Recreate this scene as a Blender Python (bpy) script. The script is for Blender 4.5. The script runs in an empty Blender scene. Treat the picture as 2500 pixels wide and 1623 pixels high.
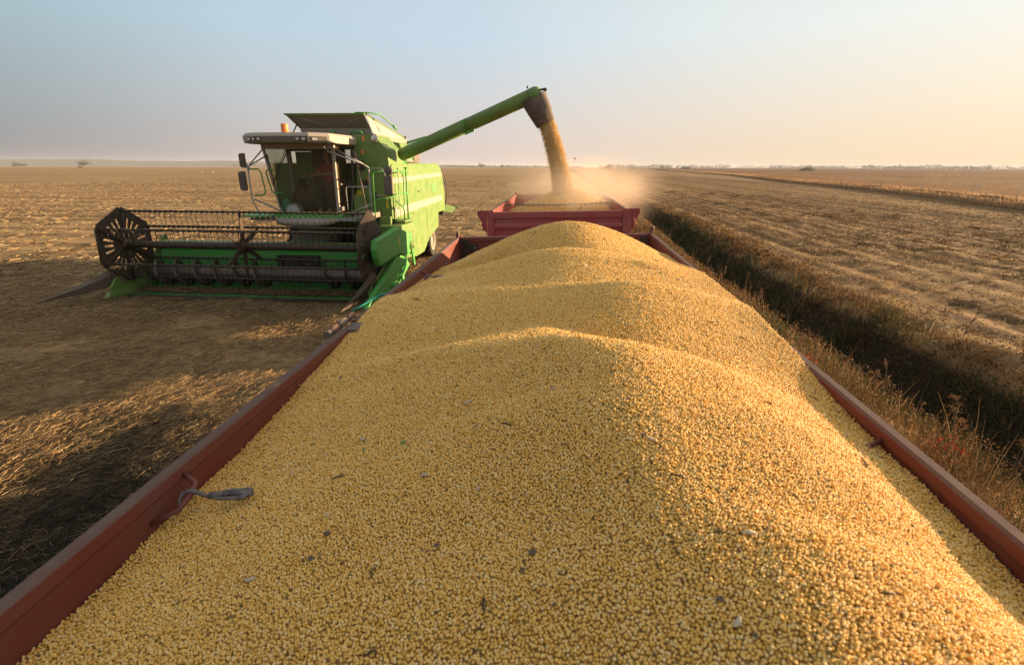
import bpy, bmesh, math, random
import numpy as np
from mathutils import Vector, Matrix, Euler

random.seed(7)
RNG = np.random.default_rng(11)
R = math.radians
scene = bpy.context.scene
COL = scene.collection

# ------------------------------------------------------------------ camera, sky, sun, exposure
CAM_H = 3.05
cam_data = bpy.data.cameras.new("camera")
cam = bpy.data.objects.new("camera", cam_data)
COL.objects.link(cam)
scene.camera = cam
cam_data.sensor_width = 36.0
cam_data.lens = 36.0 * 1215.0 / 2500.0
cam_data.clip_start = 0.05
cam_data.clip_end = 20000.0
yaw, pitch, roll = R(5.0), math.atan(404 / 1215.0), R(0.2)
cam.matrix_world = (Matrix.Translation((0, 0, CAM_H)) @ Matrix.Rotation(yaw, 4, 'Z')
                    @ Matrix.Rotation(R(90) - pitch, 4, 'X') @ Matrix.Rotation(roll, 4, 'Z'))
cam_data.dof.use_dof = True
cam_data.dof.focus_distance = 5.0
cam_data.dof.aperture_fstop = 4.0

SUN_AZ, SUN_EL = R(66.0), R(7.8)          # azimuth measured from +Y towards +X
world = bpy.data.worlds.new("World")
scene.world = world
world.use_nodes = True
wn = world.node_tree
bg = wn.nodes["Background"]
sky = wn.nodes.new("ShaderNodeTexSky")
sky.sky_type = 'NISHITA'
sky.sun_disc = False
sky.sun_elevation = SUN_EL
sky.sun_rotation = SUN_AZ
sky.altitude = 80.0
sky.air_density = 1.0
sky.dust_density = 4.0
sky.ozone_density = 1.5
# autumn evening haze over the clear sky: warm and bright towards the sun, grey-blue away from it
EXPO = 1.55
def _n(kind, **kw):
    q = wn.nodes.new(kind)
    for k_, v_ in kw.items(): setattr(q, k_, v_)
    return q
def _ramp(fac, stops):
    q = _n("ShaderNodeValToRGB"); e = q.color_ramp.elements
    while len(e) < len(stops): e.new(0.5)
    for w_, (p_, c_) in zip(e, stops): w_.position = (p_ + 1) / 2; w_.color = (*[t_ / 2 ** EXPO for t_ in c_], 1)
    wn.links.new(fac, q.inputs[0]); return q.outputs[0]
def _mix(a_, b_, f_):
    q = _n("ShaderNodeMix", data_type='RGBA')
    wn.links.new(a_, q.inputs["A"]); wn.links.new(b_, q.inputs["B"])
    if isinstance(f_, float): q.inputs["Factor"].default_value = f_
    else: wn.links.new(f_, q.inputs["Factor"])
    return q.outputs["Result"]
tc_ = _n("ShaderNodeTexCoord"); sp_ = _n("ShaderNodeSeparateXYZ"); wn.links.new(tc_.outputs["Generated"], sp_.inputs[0])
fl_ = _n("ShaderNodeVectorMath", operation='MULTIPLY'); fl_.inputs[1].default_value = (1, 1, 0); wn.links.new(tc_.outputs["Generated"], fl_.inputs[0])
nm_ = _n("ShaderNodeVectorMath", operation='NORMALIZE'); wn.links.new(fl_.outputs[0], nm_.inputs[0])
dt_ = _n("ShaderNodeVectorMath", operation='DOT_PRODUCT'); dt_.inputs[1].default_value = (math.sin(SUN_AZ), math.cos(SUN_AZ), 0); wn.links.new(nm_.outputs[0], dt_.inputs[0])
hf_ = _n("ShaderNodeMath", operation='MULTIPLY_ADD'); hf_.inputs[1].default_value = 0.5; hf_.inputs[2].default_value = 0.5; wn.links.new(dt_.outputs["Value"], hf_.inputs[0])
hor = _ramp(hf_.outputs[0], [(-1, (.33, .31, .295)), (-.45, (.295, .283, .287)), (-.1, (.60, .505, .455)), (.33, (.80, .645, .55)), (.9, (.99, .75, .48)), (1, (1.15, .90, .56))])
top_ = _ramp(hf_.outputs[0], [(-1, (.32, .44, .51)), (-.45, (.365, .505, .565)), (-.12, (.51, .655, .745)), (.26, (.585, .715, .815)), (.9, (.93, .935, .865)), (1, (1.1, 1.02, .85))])
zen = _ramp(hf_.outputs[0], [(-1, (.47, .465, .47)), (1, (.62, .60, .56))])
e1 = _n("ShaderNodeMapRange"); e1.inputs[1].default_value = 0.0; e1.inputs[2].default_value = 0.21; wn.links.new(sp_.outputs["Z"], e1.inputs[0])
e2 = _n("ShaderNodeMapRange"); e2.inputs[1].default_value = 0.21; e2.inputs[2].default_value = 0.9; wn.links.new(sp_.outputs["Z"], e2.inputs[0])
sc_ = _n("ShaderNodeVectorMath", operation='SCALE'); sc_.inputs[3].default_value = 0.10; wn.links.new(sky.outputs[0], sc_.inputs[0])
veil = _mix(_mix(hor, top_, e1.outputs[0]), zen, e2.outputs[0])
wn.links.new(_mix(veil, sc_.outputs[0], 0.03), bg.inputs[0])
bg.inputs[1].default_value = 1.0

sun_data = bpy.data.lights.new("sun", 'SUN')
sun_data.energy = 5.0
sun_data.angle = R(0.6)
sun_data.color = (1.0, 0.70, 0.40)
sun = bpy.data.objects.new("sun", sun_data)
COL.objects.link(sun)
sd = Vector((math.sin(SUN_AZ) * math.cos(SUN_EL), math.cos(SUN_AZ) * math.cos(SUN_EL), math.sin(SUN_EL)))
sun.rotation_euler = sd.to_track_quat('Z', 'Y').to_euler()
sun.location = sd * 60

vs = scene.view_settings
vs.view_transform = 'Standard'
vs.look = 'None'
vs.gamma = 1.0
vs.use_curve_mapping = False
vs.exposure = EXPO
cy = scene.cycles
cy.use_denoising = True
cy.max_bounces = 6
cy.diffuse_bounces = 4
cy.glossy_bounces = 3
cy.transmission_bounces = 4
cy.transparent_max_bounces = 8
cy.volume_bounces = 1
cy.use_adaptive_sampling = True
cy.adaptive_threshold = 0.01
cy.caustics_reflective = False
cy.caustics_refractive = False


# ------------------------------------------------------------------ noise and ground height
def _hash(ix, iy, s):
    h = (ix.astype(np.int64) * 374761393 + iy.astype(np.int64) * 668265263 + s * 982451653) & 0x7fffffff
    h = ((h ^ (h >> 13)) * 1274126177) & 0x7fffffff
    return ((h ^ (h >> 16)) & 0xffff) / 65535.0


def vnoise(x, y, s=0):
    x = np.asarray(x, float); y = np.asarray(y, float)
    ix, iy = np.floor(x), np.floor(y)
    fx, fy = x - ix, y - iy
    fx = fx * fx * (3 - 2 * fx); fy = fy * fy * (3 - 2 * fy)
    a = _hash(ix, iy, s); b = _hash(ix + 1, iy, s); c = _hash(ix, iy + 1, s); d = _hash(ix + 1, iy + 1, s)
    return (a * (1 - fx) + b * fx) * (1 - fy) + (c * (1 - fx) + d * fx) * fy - 0.5


def ditch_c(y):
    return 5.55 + 0.015 * np.asarray(y, float) + 0.22 * np.sin(np.asarray(y, float) * 0.21 + 1.0)


def gh(x, y):
    """Height of the ground."""
    x = np.asarray(x, float); y = np.asarray(y, float)
    t = x - ditch_c(y)
    w = np.where(t < 0, 0.98, 0.88)
    z = -0.85 * np.exp(-(t / w) ** 2 * 1.2)
    z = z + 0.10 * np.exp(-((t + 2.3) / 0.8) ** 2)
    near = np.clip(1.5 - np.hypot(x, y) / 45.0, 0, 1)
    fld = np.where(x > 6, 1.0, 0.75)
    z = z + near * fld * (0.10 * vnoise(x * 0.9, y * 0.9, 1) + 0.07 * vnoise(x * 2.3, y * 2.3, 2) + 0.05 * vnoise(x * 5.1, y * 5.1, 3))
    # windrow ridges of straw: along the trailers on the right field, across them on the left field
    ridg = np.where(x > 7.5, 0.16 * vnoise(x * 0.75, y * 0.02, 44), np.where(x < -2, 0.045 * vnoise(x * 0.05, y * 1.3, 6), 0))
    z = z + np.clip(2.2 - np.hypot(x, y) / 60.0, 0, 1) * ridg
    z = np.where((x < -1.2) & (x > -20) & (y < 14), z - 0.03, z)
    return z


# ------------------------------------------------------------------ materials
def new_mat(name):
    m = bpy.data.materials.new(name)
    m.use_nodes = True
    return m, m.node_tree, m.node_tree.nodes["Principled BSDF"]


def node(nt, kind, **kw):
    n = nt.nodes.new(kind)
    for k, v in kw.items():
        if k.startswith("i_"):
            n.inputs[int(k[2:]) if k[2:].isdigit() else k[2:].replace("_", " ")].default_value = v
        else:
            setattr(n, k, v)
    return n


def ramp(nt, stops):
    n = nt.nodes.new("ShaderNodeValToRGB")
    e = n.color_ramp.elements
    while len(e) < len(stops):
        e.new(0.5)
    for q, (p, c) in zip(e, stops):
        q.position = p
        q.color = (*c, 1) if len(c) == 3 else c
    return n


def paint(name, col, rough=0.45, metallic=0.0, dirt=(0.30, 0.23, 0.15), amount=0.35, scale=3.0, bump=0.15):
    """Painted or bare metal with a coat of field dust and small scuffs."""
    m, nt, b = new_mat(name)
    tc = node(nt, "ShaderNodeTexCoord")
    n1 = node(nt, "ShaderNodeTexNoise"); n1.inputs["Scale"].default_value = scale; n1.inputs["Detail"].default_value = 8; n1.inputs["Roughness"].default_value = 0.65
    n2 = node(nt, "ShaderNodeTexNoise"); n2.inputs["Scale"].default_value = scale * 14; n2.inputs["Detail"].default_value = 4
    nt.links.new(tc.outputs["Object"], n1.inputs["Vector"]); nt.links.new(tc.outputs["Object"], n2.inputs["Vector"])
    r1 = ramp(nt, [(0.38, (0, 0, 0)), (0.72, (1, 1, 1))])
    nt.links.new(n1.outputs["Fac"], r1.inputs[0])
    mul = node(nt, "ShaderNodeMath", operation='MULTIPLY'); mul.inputs[1].default_value = amount
    nt.links.new(r1.outputs[0], mul.inputs[0])
    add = node(nt, "ShaderNodeMath", operation='MULTIPLY_ADD'); add.inputs[1].default_value = 0.25 * amount
    nt.links.new(n2.outputs["Fac"], add.inputs[0]); nt.links.new(mul.outputs[0], add.inputs[2])
    mx = node(nt, "ShaderNodeMix", data_type='RGBA')
    nt.links.new(add.outputs[0], mx.inputs["Factor"])
    mx.inputs["A"].default_value = (*col, 1); mx.inputs["B"].default_value = (*dirt, 1)
    nt.links.new(mx.outputs["Result"], b.inputs["Base Color"])
    rr = node(nt, "ShaderNodeMath", operation='MULTIPLY_ADD'); rr.inputs[1].default_value = 0.5; rr.inputs[2].default_value = rough
    nt.links.new(add.outputs[0], rr.inputs[0]); nt.links.new(rr.outputs[0], b.inputs["Roughness"])
    b.inputs["Metallic"].default_value = metallic
    bp = node(nt, "ShaderNodeBump"); bp.inputs["Strength"].default_value = bump; bp.inputs["Distance"].default_value = 0.01
    nt.links.new(n1.outputs["Fac"], bp.inputs["Height"]); nt.links.new(bp.outputs[0], b.inputs["Normal"])
    return m


def strand_mat(name, stops, trans=0.25, rough=0.75):
    """Straw and grass: colour from a per-blade value, some light passing through."""
    m, nt, b = new_mat(name)
    at = node(nt, "ShaderNodeAttribute", attribute_name="tint")
    r = ramp(nt, stops)
    nt.links.new(at.outputs["Fac"], r.inputs[0])
    nt.links.new(r.outputs[0], b.inputs["Base Color"])
    b.inputs["Roughness"].default_value = rough
    b.inputs["Specular IOR Level"].default_value = 0.25
    tr = node(nt, "ShaderNodeBsdfTranslucent")
    nt.links.new(r.outputs[0], tr.inputs["Color"])
    mx = node(nt, "ShaderNodeMixShader"); mx.inputs[0].default_value = trans
    nt.links.new(b.outputs[0], mx.inputs[1]); nt.links.new(tr.outputs[0], mx.inputs[2])
    nt.links.new(mx.outputs[0], nt.nodes["Material Output"].inputs["Surface"])
    return m


M = {}
M['green'] = paint('green_paint', (0.104, 0.232, 0.034), 0.42, 0, (0.25, 0.225, 0.10), 0.5, 3.0)
M['green_dark'] = paint('green_header_paint', (0.060, 0.36, 0.058), 0.42, 0, (0.20, 0.16, 0.09), 0.38, 3.0)
M['stripe'] = paint('cream_stripe_paint', (0.37, 0.285, 0.225), 0.45, 0, (0.42, 0.34, 0.24), 0.4, 2.5)
M['cream'] = paint('cab_roof_cream', (0.40, 0.345, 0.285), 0.5, 0, (0.36, 0.29, 0.20), 0.6, 4.0)
M['grey_panel'] = paint('grey_panel_paint', (0.34, 0.34, 0.33), 0.5, 0, (0.30, 0.24, 0.17), 0.5, 4.0)
M['tank'] = paint('tank_grey_green', (0.24, 0.22, 0.17), 0.55, 0, (0.30, 0.23, 0.15), 0.6, 2.0)
M['tank_in'] = paint('tank_brown_grey', (0.13, 0.11, 0.085), 0.65, 0, (0.2, 0.16, 0.1), 0.5, 2.0)
M['red'] = paint('trailer_red_paint', (0.17, 0.030, 0.022), 0.45, 0, (0.14, 0.07, 0.05), 0.5, 3.5)
M['red2'] = paint('trailer_bright_red_paint', (0.38, 0.040, 0.045), 0.5, 0, (0.30, 0.15, 0.12), 0.6, 4.5)
M['rail'] = paint('worn_rail_paint', (0.12, 0.055, 0.042), 0.7, 0.0, (0.17, 0.125, 0.10), 0.7, 9.0)
M['steel'] = paint('galvanised_steel', (0.17, 0.17, 0.175), 0.45, 0.6, (0.20, 0.13, 0.085), 0.7, 30.0)
M['dark_steel'] = paint('dark_reel_steel', (0.045, 0.034, 0.028), 0.42, 0.35, (0.14, 0.09, 0.05), 0.55, 5.0)
M['rust'] = paint('brown_reel_plate', (0.048, 0.030, 0.020), 0.55, 0.1, (0.10, 0.062, 0.038), 0.7, 6.0)
M['worn_steel'] = paint('worn_auger_steel', (0.16, 0.13, 0.11), 0.35, 0.7, (0.16, 0.09, 0.05), 0.6, 6.0)
M['post'] = paint('grey_brown_post', (0.12, 0.10, 0.085), 0.6, 0.2, (0.24, 0.18, 0.12), 0.6, 10.0)
M['rubber'] = paint('black_rubber', (0.020, 0.019, 0.018), 0.8, 0, (0.11, 0.085, 0.06), 0.5, 5.0, 0.3)
M['black'] = paint('black_plastic', (0.02, 0.02, 0.02), 0.5, 0, (0.16, 0.13, 0.10), 0.3, 6.0)
M['spout'] = paint('dusty_rubber_spout', (0.075, 0.062, 0.055), 0.8, 0, (0.28, 0.21, 0.15), 0.6, 4.0)
M['mirror_back'] = paint('dusty_mirror_housing', (0.10, 0.075, 0.065), 0.6, 0, (0.25, 0.19, 0.15), 0.7, 6.0)
M['orange'] = paint('orange_beacon_plastic', (0.85, 0.20, 0.03), 0.25, 0, (0.7, 0.3, 0.1), 0.3, 6.0)
M['yellow'] = paint('yellow_marker', (0.75, 0.50, 0.02), 0.5, 0, (0.5, 0.36, 0.15), 0.3, 8.0)
M['lamp'] = paint('lamp_lens', (0.62, 0.60, 0.58), 0.12, 0.4, (0.5, 0.42, 0.33), 0.3, 20.0)
M['teal'] = paint('turquoise_hose_plastic', (0.02, 0.38, 0.30), 0.4, 0, (0.1, 0.3, 0.22), 0.3, 6.0)
M['cloth_red'] = paint('red_shirt_cloth', (0.55, 0.035, 0.04), 0.85, 0, (0.45, 0.08, 0.06), 0.4, 8.0)
M['cloth_dark'] = paint('dark_trouser_cloth', (0.035, 0.034, 0.038), 0.9, 0, (0.12, 0.10, 0.08), 0.4, 6.0)
M['skin'] = paint('skin', (0.50, 0.27, 0.17), 0.55, 0, (0.42, 0.22, 0.14), 0.4, 10.0)
M['hair'] = paint('dark_hair', (0.03, 0.022, 0.016), 0.7, 0, (0.06, 0.045, 0.03), 0.4, 20.0)
M['bark'] = paint('dry_stalk', (0.12, 0.085, 0.05), 0.85, 0, (0.2, 0.15, 0.09), 0.6, 30.0)


def glass_mat():
    m, nt, b = new_mat('dusty_cab_glass')
    b.inputs["Base Color"].default_value = (0.24, 0.17, 0.10, 1)
    b.inputs["Roughness"].default_value = 0.25
    tr = node(nt, "ShaderNodeBsdfTransparent"); tr.inputs[0].default_value = (0.86, 0.88, 0.82, 1)
    tc = node(nt, "ShaderNodeTexCoord"); n1 = node(nt, "ShaderNodeTexNoise"); n1.inputs["Scale"].default_value = 2.5; n1.inputs["Detail"].default_value = 6
    nt.links.new(tc.outputs["Object"], n1.inputs["Vector"])
    mr = node(nt, "ShaderNodeMapRange"); mr.inputs[1].default_value = 0.3; mr.inputs[2].default_value = 0.75; mr.inputs[3].default_value = 0.09; mr.inputs[4].default_value = 0.27
    nt.links.new(n1.outputs["Fac"], mr.inputs[0])
    mx = node(nt, "ShaderNodeMixShader")
    nt.links.new(mr.outputs[0], mx.inputs[0]); nt.links.new(tr.outputs[0], mx.inputs[1]); nt.links.new(b.outputs[0], mx.inputs[2])
    nt.links.new(mx.outputs[0], nt.nodes["Material Output"].inputs["Surface"])
    return m


M['glass'] = glass_mat()


def bean_mat(name, base_only=False):
    m, nt, b = new_mat(name)
    b.inputs["Roughness"].default_value = 0.5
    b.inputs["Specular IOR Level"].default_value = 0.35
    if base_only:
        tc = node(nt, "ShaderNodeTexCoord")
        v = node(nt, "ShaderNodeTexVoronoi"); v.inputs["Scale"].default_value = 125
        nt.links.new(tc.outputs["Object"], v.inputs["Vector"])
        r = ramp(nt, [(0.0, (0.62, 0.38, 0.10)), (0.5, (0.48, 0.29, 0.07)), (0.8, (0.24, 0.135, 0.035))])
        nt.links.new(v.outputs["Distance"], r.inputs[0])
        nt.links.new(r.outputs[0], b.inputs["Base Color"])
        inv = node(nt, "ShaderNodeMath", operation='SUBTRACT'); inv.inputs[0].default_value = 1.0
        nt.links.new(v.outputs["Distance"], inv.inputs[1])
        bp = node(nt, "ShaderNodeBump"); bp.inputs["Strength"].default_value = 0.9; bp.inputs["Distance"].default_value = 0.006
        nt.links.new(inv.outputs[0], bp.inputs["Height"]); nt.links.new(bp.outputs[0], b.inputs["Normal"])
    else:
        oi = node(nt, "ShaderNodeObjectInfo")
        r = ramp(nt, [(0.0, (0.50, 0.26, 0.05)), (0.12, (0.76, 0.445, 0.085)), (0.42, (0.85, 0.525, 0.135)), (0.75, (0.87, 0.575, 0.18)), (0.97, (0.88, 0.68, 0.34)), (0.978, (0.34, 0.22, 0.08)), (1.0, (0.14, 0.085, 0.04))])
        nt.links.new(oi.outputs["Random"], r.inputs[0])
        nt.links.new(r.outputs[0], b.inputs["Base Color"])
    return m


M['bean'] = bean_mat('soybean_skin')
M['bean_bed'] = bean_mat('soybean_bed', True)
M['stream'] = paint('dusty_falling_soybeans', (0.70, 0.47, 0.18), 0.8, 0, (0.78, 0.60, 0.32), 0.8, 9.0, 0.6)


# ------------------------------------------------------------------ mesh collecting
class MB:
    def __init__(self):
        self.v, self.f, self.s, self.g = [], [], [], []

    def add(self, verts, faces, smooth=False):
        o = len(self.v); self.g.append(o)
        self.v += [(float(p[0]), float(p[1]), float(p[2])) for p in verts]
        self.f += [tuple(int(i) + o for i in q) for q in faces]
        self.s += [smooth] * len(faces)
        return self

    def box(self, x0, x1, y0, y1, z0, z1):
        p = [(x, y, z) for x in (x0, x1) for y in (y0, y1) for z in (z0, z1)]
        return self.add(p, [(0, 1, 3, 2), (4, 6, 7, 5), (0, 4, 5, 1), (2, 3, 7, 6), (0, 2, 6, 4), (1, 5, 7, 3)])

    def hexa(self, p):
        """Eight corners: bottom ring 0-3, top ring 4-7."""
        return self.add(p, [(3, 2, 1, 0), (4, 5, 6, 7), (0, 1, 5, 4), (1, 2, 6, 5), (2, 3, 7, 6), (3, 0, 4, 7)])

    def prism(self, poly, axis, a, b):
        """Polygon extruded along an axis; poly holds the two other coordinates in x,y,z order."""
        def P(q, t):
            if axis == 'x': return (t, q[0], q[1])
            if axis == 'y': return (q[0], t, q[1])
            return (q[0], q[1], t)
        n = len(poly)
        vs_ = [P(q, a) for q in poly] + [P(q, b) for q in poly]
        fs = [tuple(range(n))[::-1], tuple(range(n, 2 * n))] + [(i, (i + 1) % n, n + (i + 1) % n, n + i) for i in range(n)]
        return self.add(vs_, fs)

    def tube(self, pts, r, n=8, closed=False, caps=True):
        pts = [Vector(p) for p in pts]
        m = len(pts)
        rs = r if isinstance(r, (list, tuple)) else [r] * m
        vs_, fs = [], []
        prev = None
        for i, p in enumerate(pts):
            if closed:
                d = pts[(i + 1) % m] - pts[i - 1]
            else:
                d = pts[min(i + 1, m - 1)] - pts[max(i - 1, 0)]
            d.normalize()
            if prev is None:
                a = Vector((0, 0, 1)) if abs(d.z) < 0.9 else Vector((1, 0, 0))
                u = d.cross(a).normalized()
            else:
                u = (prev - d * prev.dot(d)).normalized()
            prev = u
            w = d.cross(u)
            for k in range(n):
                t = 2 * math.pi * k / n
                vs_.append(p + (u * math.cos(t) + w * math.sin(t)) * rs[i])
        for i in range(m if closed else m - 1):
            j = (i + 1) % m
            for k in range(n):
                fs.append((i * n + k, i * n + (k + 1) % n, j * n + (k + 1) % n, j * n + k))
        self.add(vs_, fs, True)
        if caps and not closed:
            o = len(self.v) - len(vs_)
            self.f += [tuple(o + k for k in range(n))[::-1], tuple(o + (m - 1) * n + k for k in range(n))]
            self.s += [False, False]
        return self

    def rod(self, a, b, r, n=10, r2=None):
        return self.tube([a, b], [r, r2 if r2 is not None else r], n)

    def lathe(self, c, axis, prof, n=24, smooth=True):
        """Rings of (offset along axis, radius) about centre c."""
        ax = {'x': Vector((1, 0, 0)), 'y': Vector((0, 1, 0)), 'z': Vector((0, 0, 1))}[axis]
        u = {'x': Vector((0, 1, 0)), 'y': Vector((0, 0, 1)), 'z': Vector((1, 0, 0))}[axis]
        w = ax.cross(u); c = Vector(c)
        vs_, fs = [], []
        for (t, r) in prof:
            for k in range(n):
                a = 2 * math.pi * k / n
                vs_.append(c + ax * t + (u * math.cos(a) + w * math.sin(a)) * r)
        for i in range(len(prof) - 1):
            for k in range(n):
                fs.append((i * n + k, i * n + (k + 1) % n, (i + 1) * n + (k + 1) % n, (i + 1) * n + k))
        return self.add(vs_, fs, smooth)

    def plate(self, corners, th):
        """Flat polygon of 3-D corners given a thickness on both sides."""
        p = [Vector(c) for c in corners]
        nrm = (p[1] - p[0]).cross(p[2] - p[0]).normalized() * (th / 2)
        n = len(p)
        return self.add([q - nrm for q in p] + [q + nrm for q in p],
                        [tuple(range(n))[::-1], tuple(range(n, 2 * n))] + [(i, (i + 1) % n, n + (i + 1) % n, n + i) for i in range(n)])

    def each(self, name, mat, parent=None, bevel=0.0):
        """One object for every shape collected."""
        last = None
        for i, st in enumerate(self.g):
            en = self.g[i + 1] if i + 1 < len(self.g) else len(self.v)
            q = MB(); q.v = self.v[st:en]; q.g = [0]
            for f, sm in zip(self.f, self.s):
                if st <= f[0] < en: q.f.append(tuple(k - st for k in f)); q.s.append(sm)
            last = q.build(name, mat, parent, bevel)
        return last

    def build(self, name, mat, parent=None, bevel=0.0, org=None):
        if org is None and parent is not None:
            q = parent
            while q is not None:
                if q.name in ORG: org = ORG[q.name]; break
                q = q.parent
        ox, oy, oz = org if org is not None else (0, 0, 0)
        me = bpy.data.meshes.new(name)
        me.from_pydata([(x - ox, y - oy, z - oz) for x, y, z in self.v], [], self.f)
        for i, sm in enumerate(self.s):
            me.polygons[i].use_smooth = sm
        bm = bmesh.new(); bm.from_mesh(me)
        bmesh.ops.recalc_face_normals(bm, faces=bm.faces)
        bm.to_mesh(me); bm.free()
        me.materials.append(mat)
        o = bpy.data.objects.new(name, me)
        COL.objects.link(o)
        if parent is not None:
            o.parent = parent
        if bevel > 0:
            b = o.modifiers.new("bevel", 'BEVEL'); b.width = bevel; b.segments = 2; b.limit_method = 'ANGLE'; b.angle_limit = R(35)
            b.harden_normals = False
        return o


ORG = {}


def tag(o, label=None, cat=None, group=None, kind=None):
    if label: o['label'] = label
    if cat: o['category'] = cat
    if group: o['group'] = group
    if kind: o['kind'] = kind
    return o


def empty(name, loc, rot=(0, 0, 0), org=None):
    e = bpy.data.objects.new(name, None)
    COL.objects.link(e)
    e.location = loc; e.rotation_euler = rot
    e.empty_display_size = 0.2
    ORG[e.name] = tuple(org if org is not None else loc)
    return e


def mesh_np(name, verts, faces_flat, nper, mat, attrs=None, smooth=False):
    """One mesh from arrays: faces_flat holds vertex indices, nper vertices to a face."""
    me = bpy.data.meshes.new(name)
    nv, nf = len(verts), len(faces_flat) // nper
    me.vertices.add(nv); me.vertices.foreach_set("co", np.ascontiguousarray(verts, np.float32).ravel())
    me.loops.add(nf * nper); me.loops.foreach_set("vertex_index", np.ascontiguousarray(faces_flat, np.int32))
    me.polygons.add(nf)
    me.polygons.foreach_set("loop_start", np.arange(0, nf * nper, nper, dtype=np.int32))
    me.polygons.foreach_set("loop_total", np.full(nf, nper, np.int32))
    if smooth: me.polygons.foreach_set("use_smooth", np.ones(nf, bool))
    me.update(calc_edges=True)
    for k, a in (attrs or {}).items():
        at = me.attributes.new(k, 'FLOAT', 'POINT'); at.data.foreach_set("value", np.ascontiguousarray(a, np.float32))
    me.materials.append(mat)
    o = bpy.data.objects.new(name, me); COL.objects.link(o)
    return o


def blades(name, root, h, w, lean, ang, tint, mat, seg=3, droop=0.5):
    """Grass or straw blades: tapering bent strips. root (n,3), lean = direction angle of the bend, ang = how far from upright."""
    n = len(root)
    face = RNG.uniform(0, 2 * np.pi, n)
    sx, sy = np.cos(face), np.sin(face)
    lx, ly = np.cos(lean), np.sin(lean)
    V = np.zeros((n, (seg + 1) * 2, 3), np.float32)
    px, py, pz = root[:, 0].copy(), root[:, 1].copy(), root[:, 2].copy()
    a = ang.copy()
    for i in range(seg + 1):
        ww = w * (1 - 0.85 * i / seg) * 0.5
        V[:, 2 * i, 0] = px - sx * ww; V[:, 2 * i, 1] = py - sy * ww; V[:, 2 * i, 2] = pz
        V[:, 2 * i + 1, 0] = px + sx * ww; V[:, 2 * i + 1, 1] = py + sy * ww; V[:, 2 * i + 1, 2] = pz
        st = h / seg
        px = px + lx * np.sin(a) * st; py = py + ly * np.sin(a) * st; pz = pz + np.cos(a) * st
        a = a + droop * (0.4 + 0.6 * ang)
    base = (np.arange(n) * (seg + 1) * 2)[:, None]
    q = np.array([[2 * i, 2 * i + 1, 2 * i + 3, 2 * i + 2] for i in range(seg)]).ravel()[None, :]
    F = (base + q).ravel()
    return mesh_np(name, V.reshape(-1, 3), F, 4, mat, {'tint': np.repeat(tint, (seg + 1) * 2)})


def straws(name, c, ln, w, az, el, tint, mat, kink=0.25):
    """Lying stalks: three-sided strips of two bent pieces."""
    n = len(c)
    d1 = np.stack([np.cos(az) * np.cos(el), np.sin(az) * np.cos(el), np.sin(el)], 1)
    az2 = az + RNG.normal(0, kink, n); el2 = el * 0.2 - 0.05
    d2 = np.stack([np.cos(az2) * np.cos(el2), np.sin(az2) * np.cos(el2), np.sin(el2)], 1)
    side = np.stack([-np.sin(az), np.cos(az), np.zeros(n)], 1) * (w * 0.5)[:, None]
    up = np.array([0, 0, 1.0])[None, :] * (w * 0.7)[:, None]
    p0 = c - d1 * (ln * 0.5)[:, None]; p1 = c; p2 = c + d2 * (ln * 0.5)[:, None]
    V = np.zeros((n, 9, 3), np.float32)
    for i, p in enumerate((p0, p1, p2)):
        V[:, 3 * i] = p - side; V[:, 3 * i + 1] = p + side; V[:, 3 * i + 2] = p + up
    q = []
    for i in (0, 1):
        for k in range(3):
            q += [3 * i + k, 3 * i + (k + 1) % 3, 3 * i + 3 + (k + 1) % 3, 3 * i + 3 + k]
    F = ((np.arange(n) * 9)[:, None] + np.array(q)[None, :]).ravel()
    return mesh_np(name, V.reshape(-1, 3), F, 4, mat, {'tint': np.repeat(tint, 9)})


# ------------------------------------------------------------------ the ground
def axis_vals(fine0, fine1, step, far0, far1, g=1.16):
    a = list(np.arange(fine0, fine1, step))
    v, s = a[-1], step
    while v < far1:
        s *= g; v += s; a.append(v)
    v, s = a[0], step; b = []
    while v > far0:
        s *= g; v -= s; b.append(v)
    r_ = np.array(b[::-1] + a)
    return np.clip(r_, far0, far1)


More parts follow.
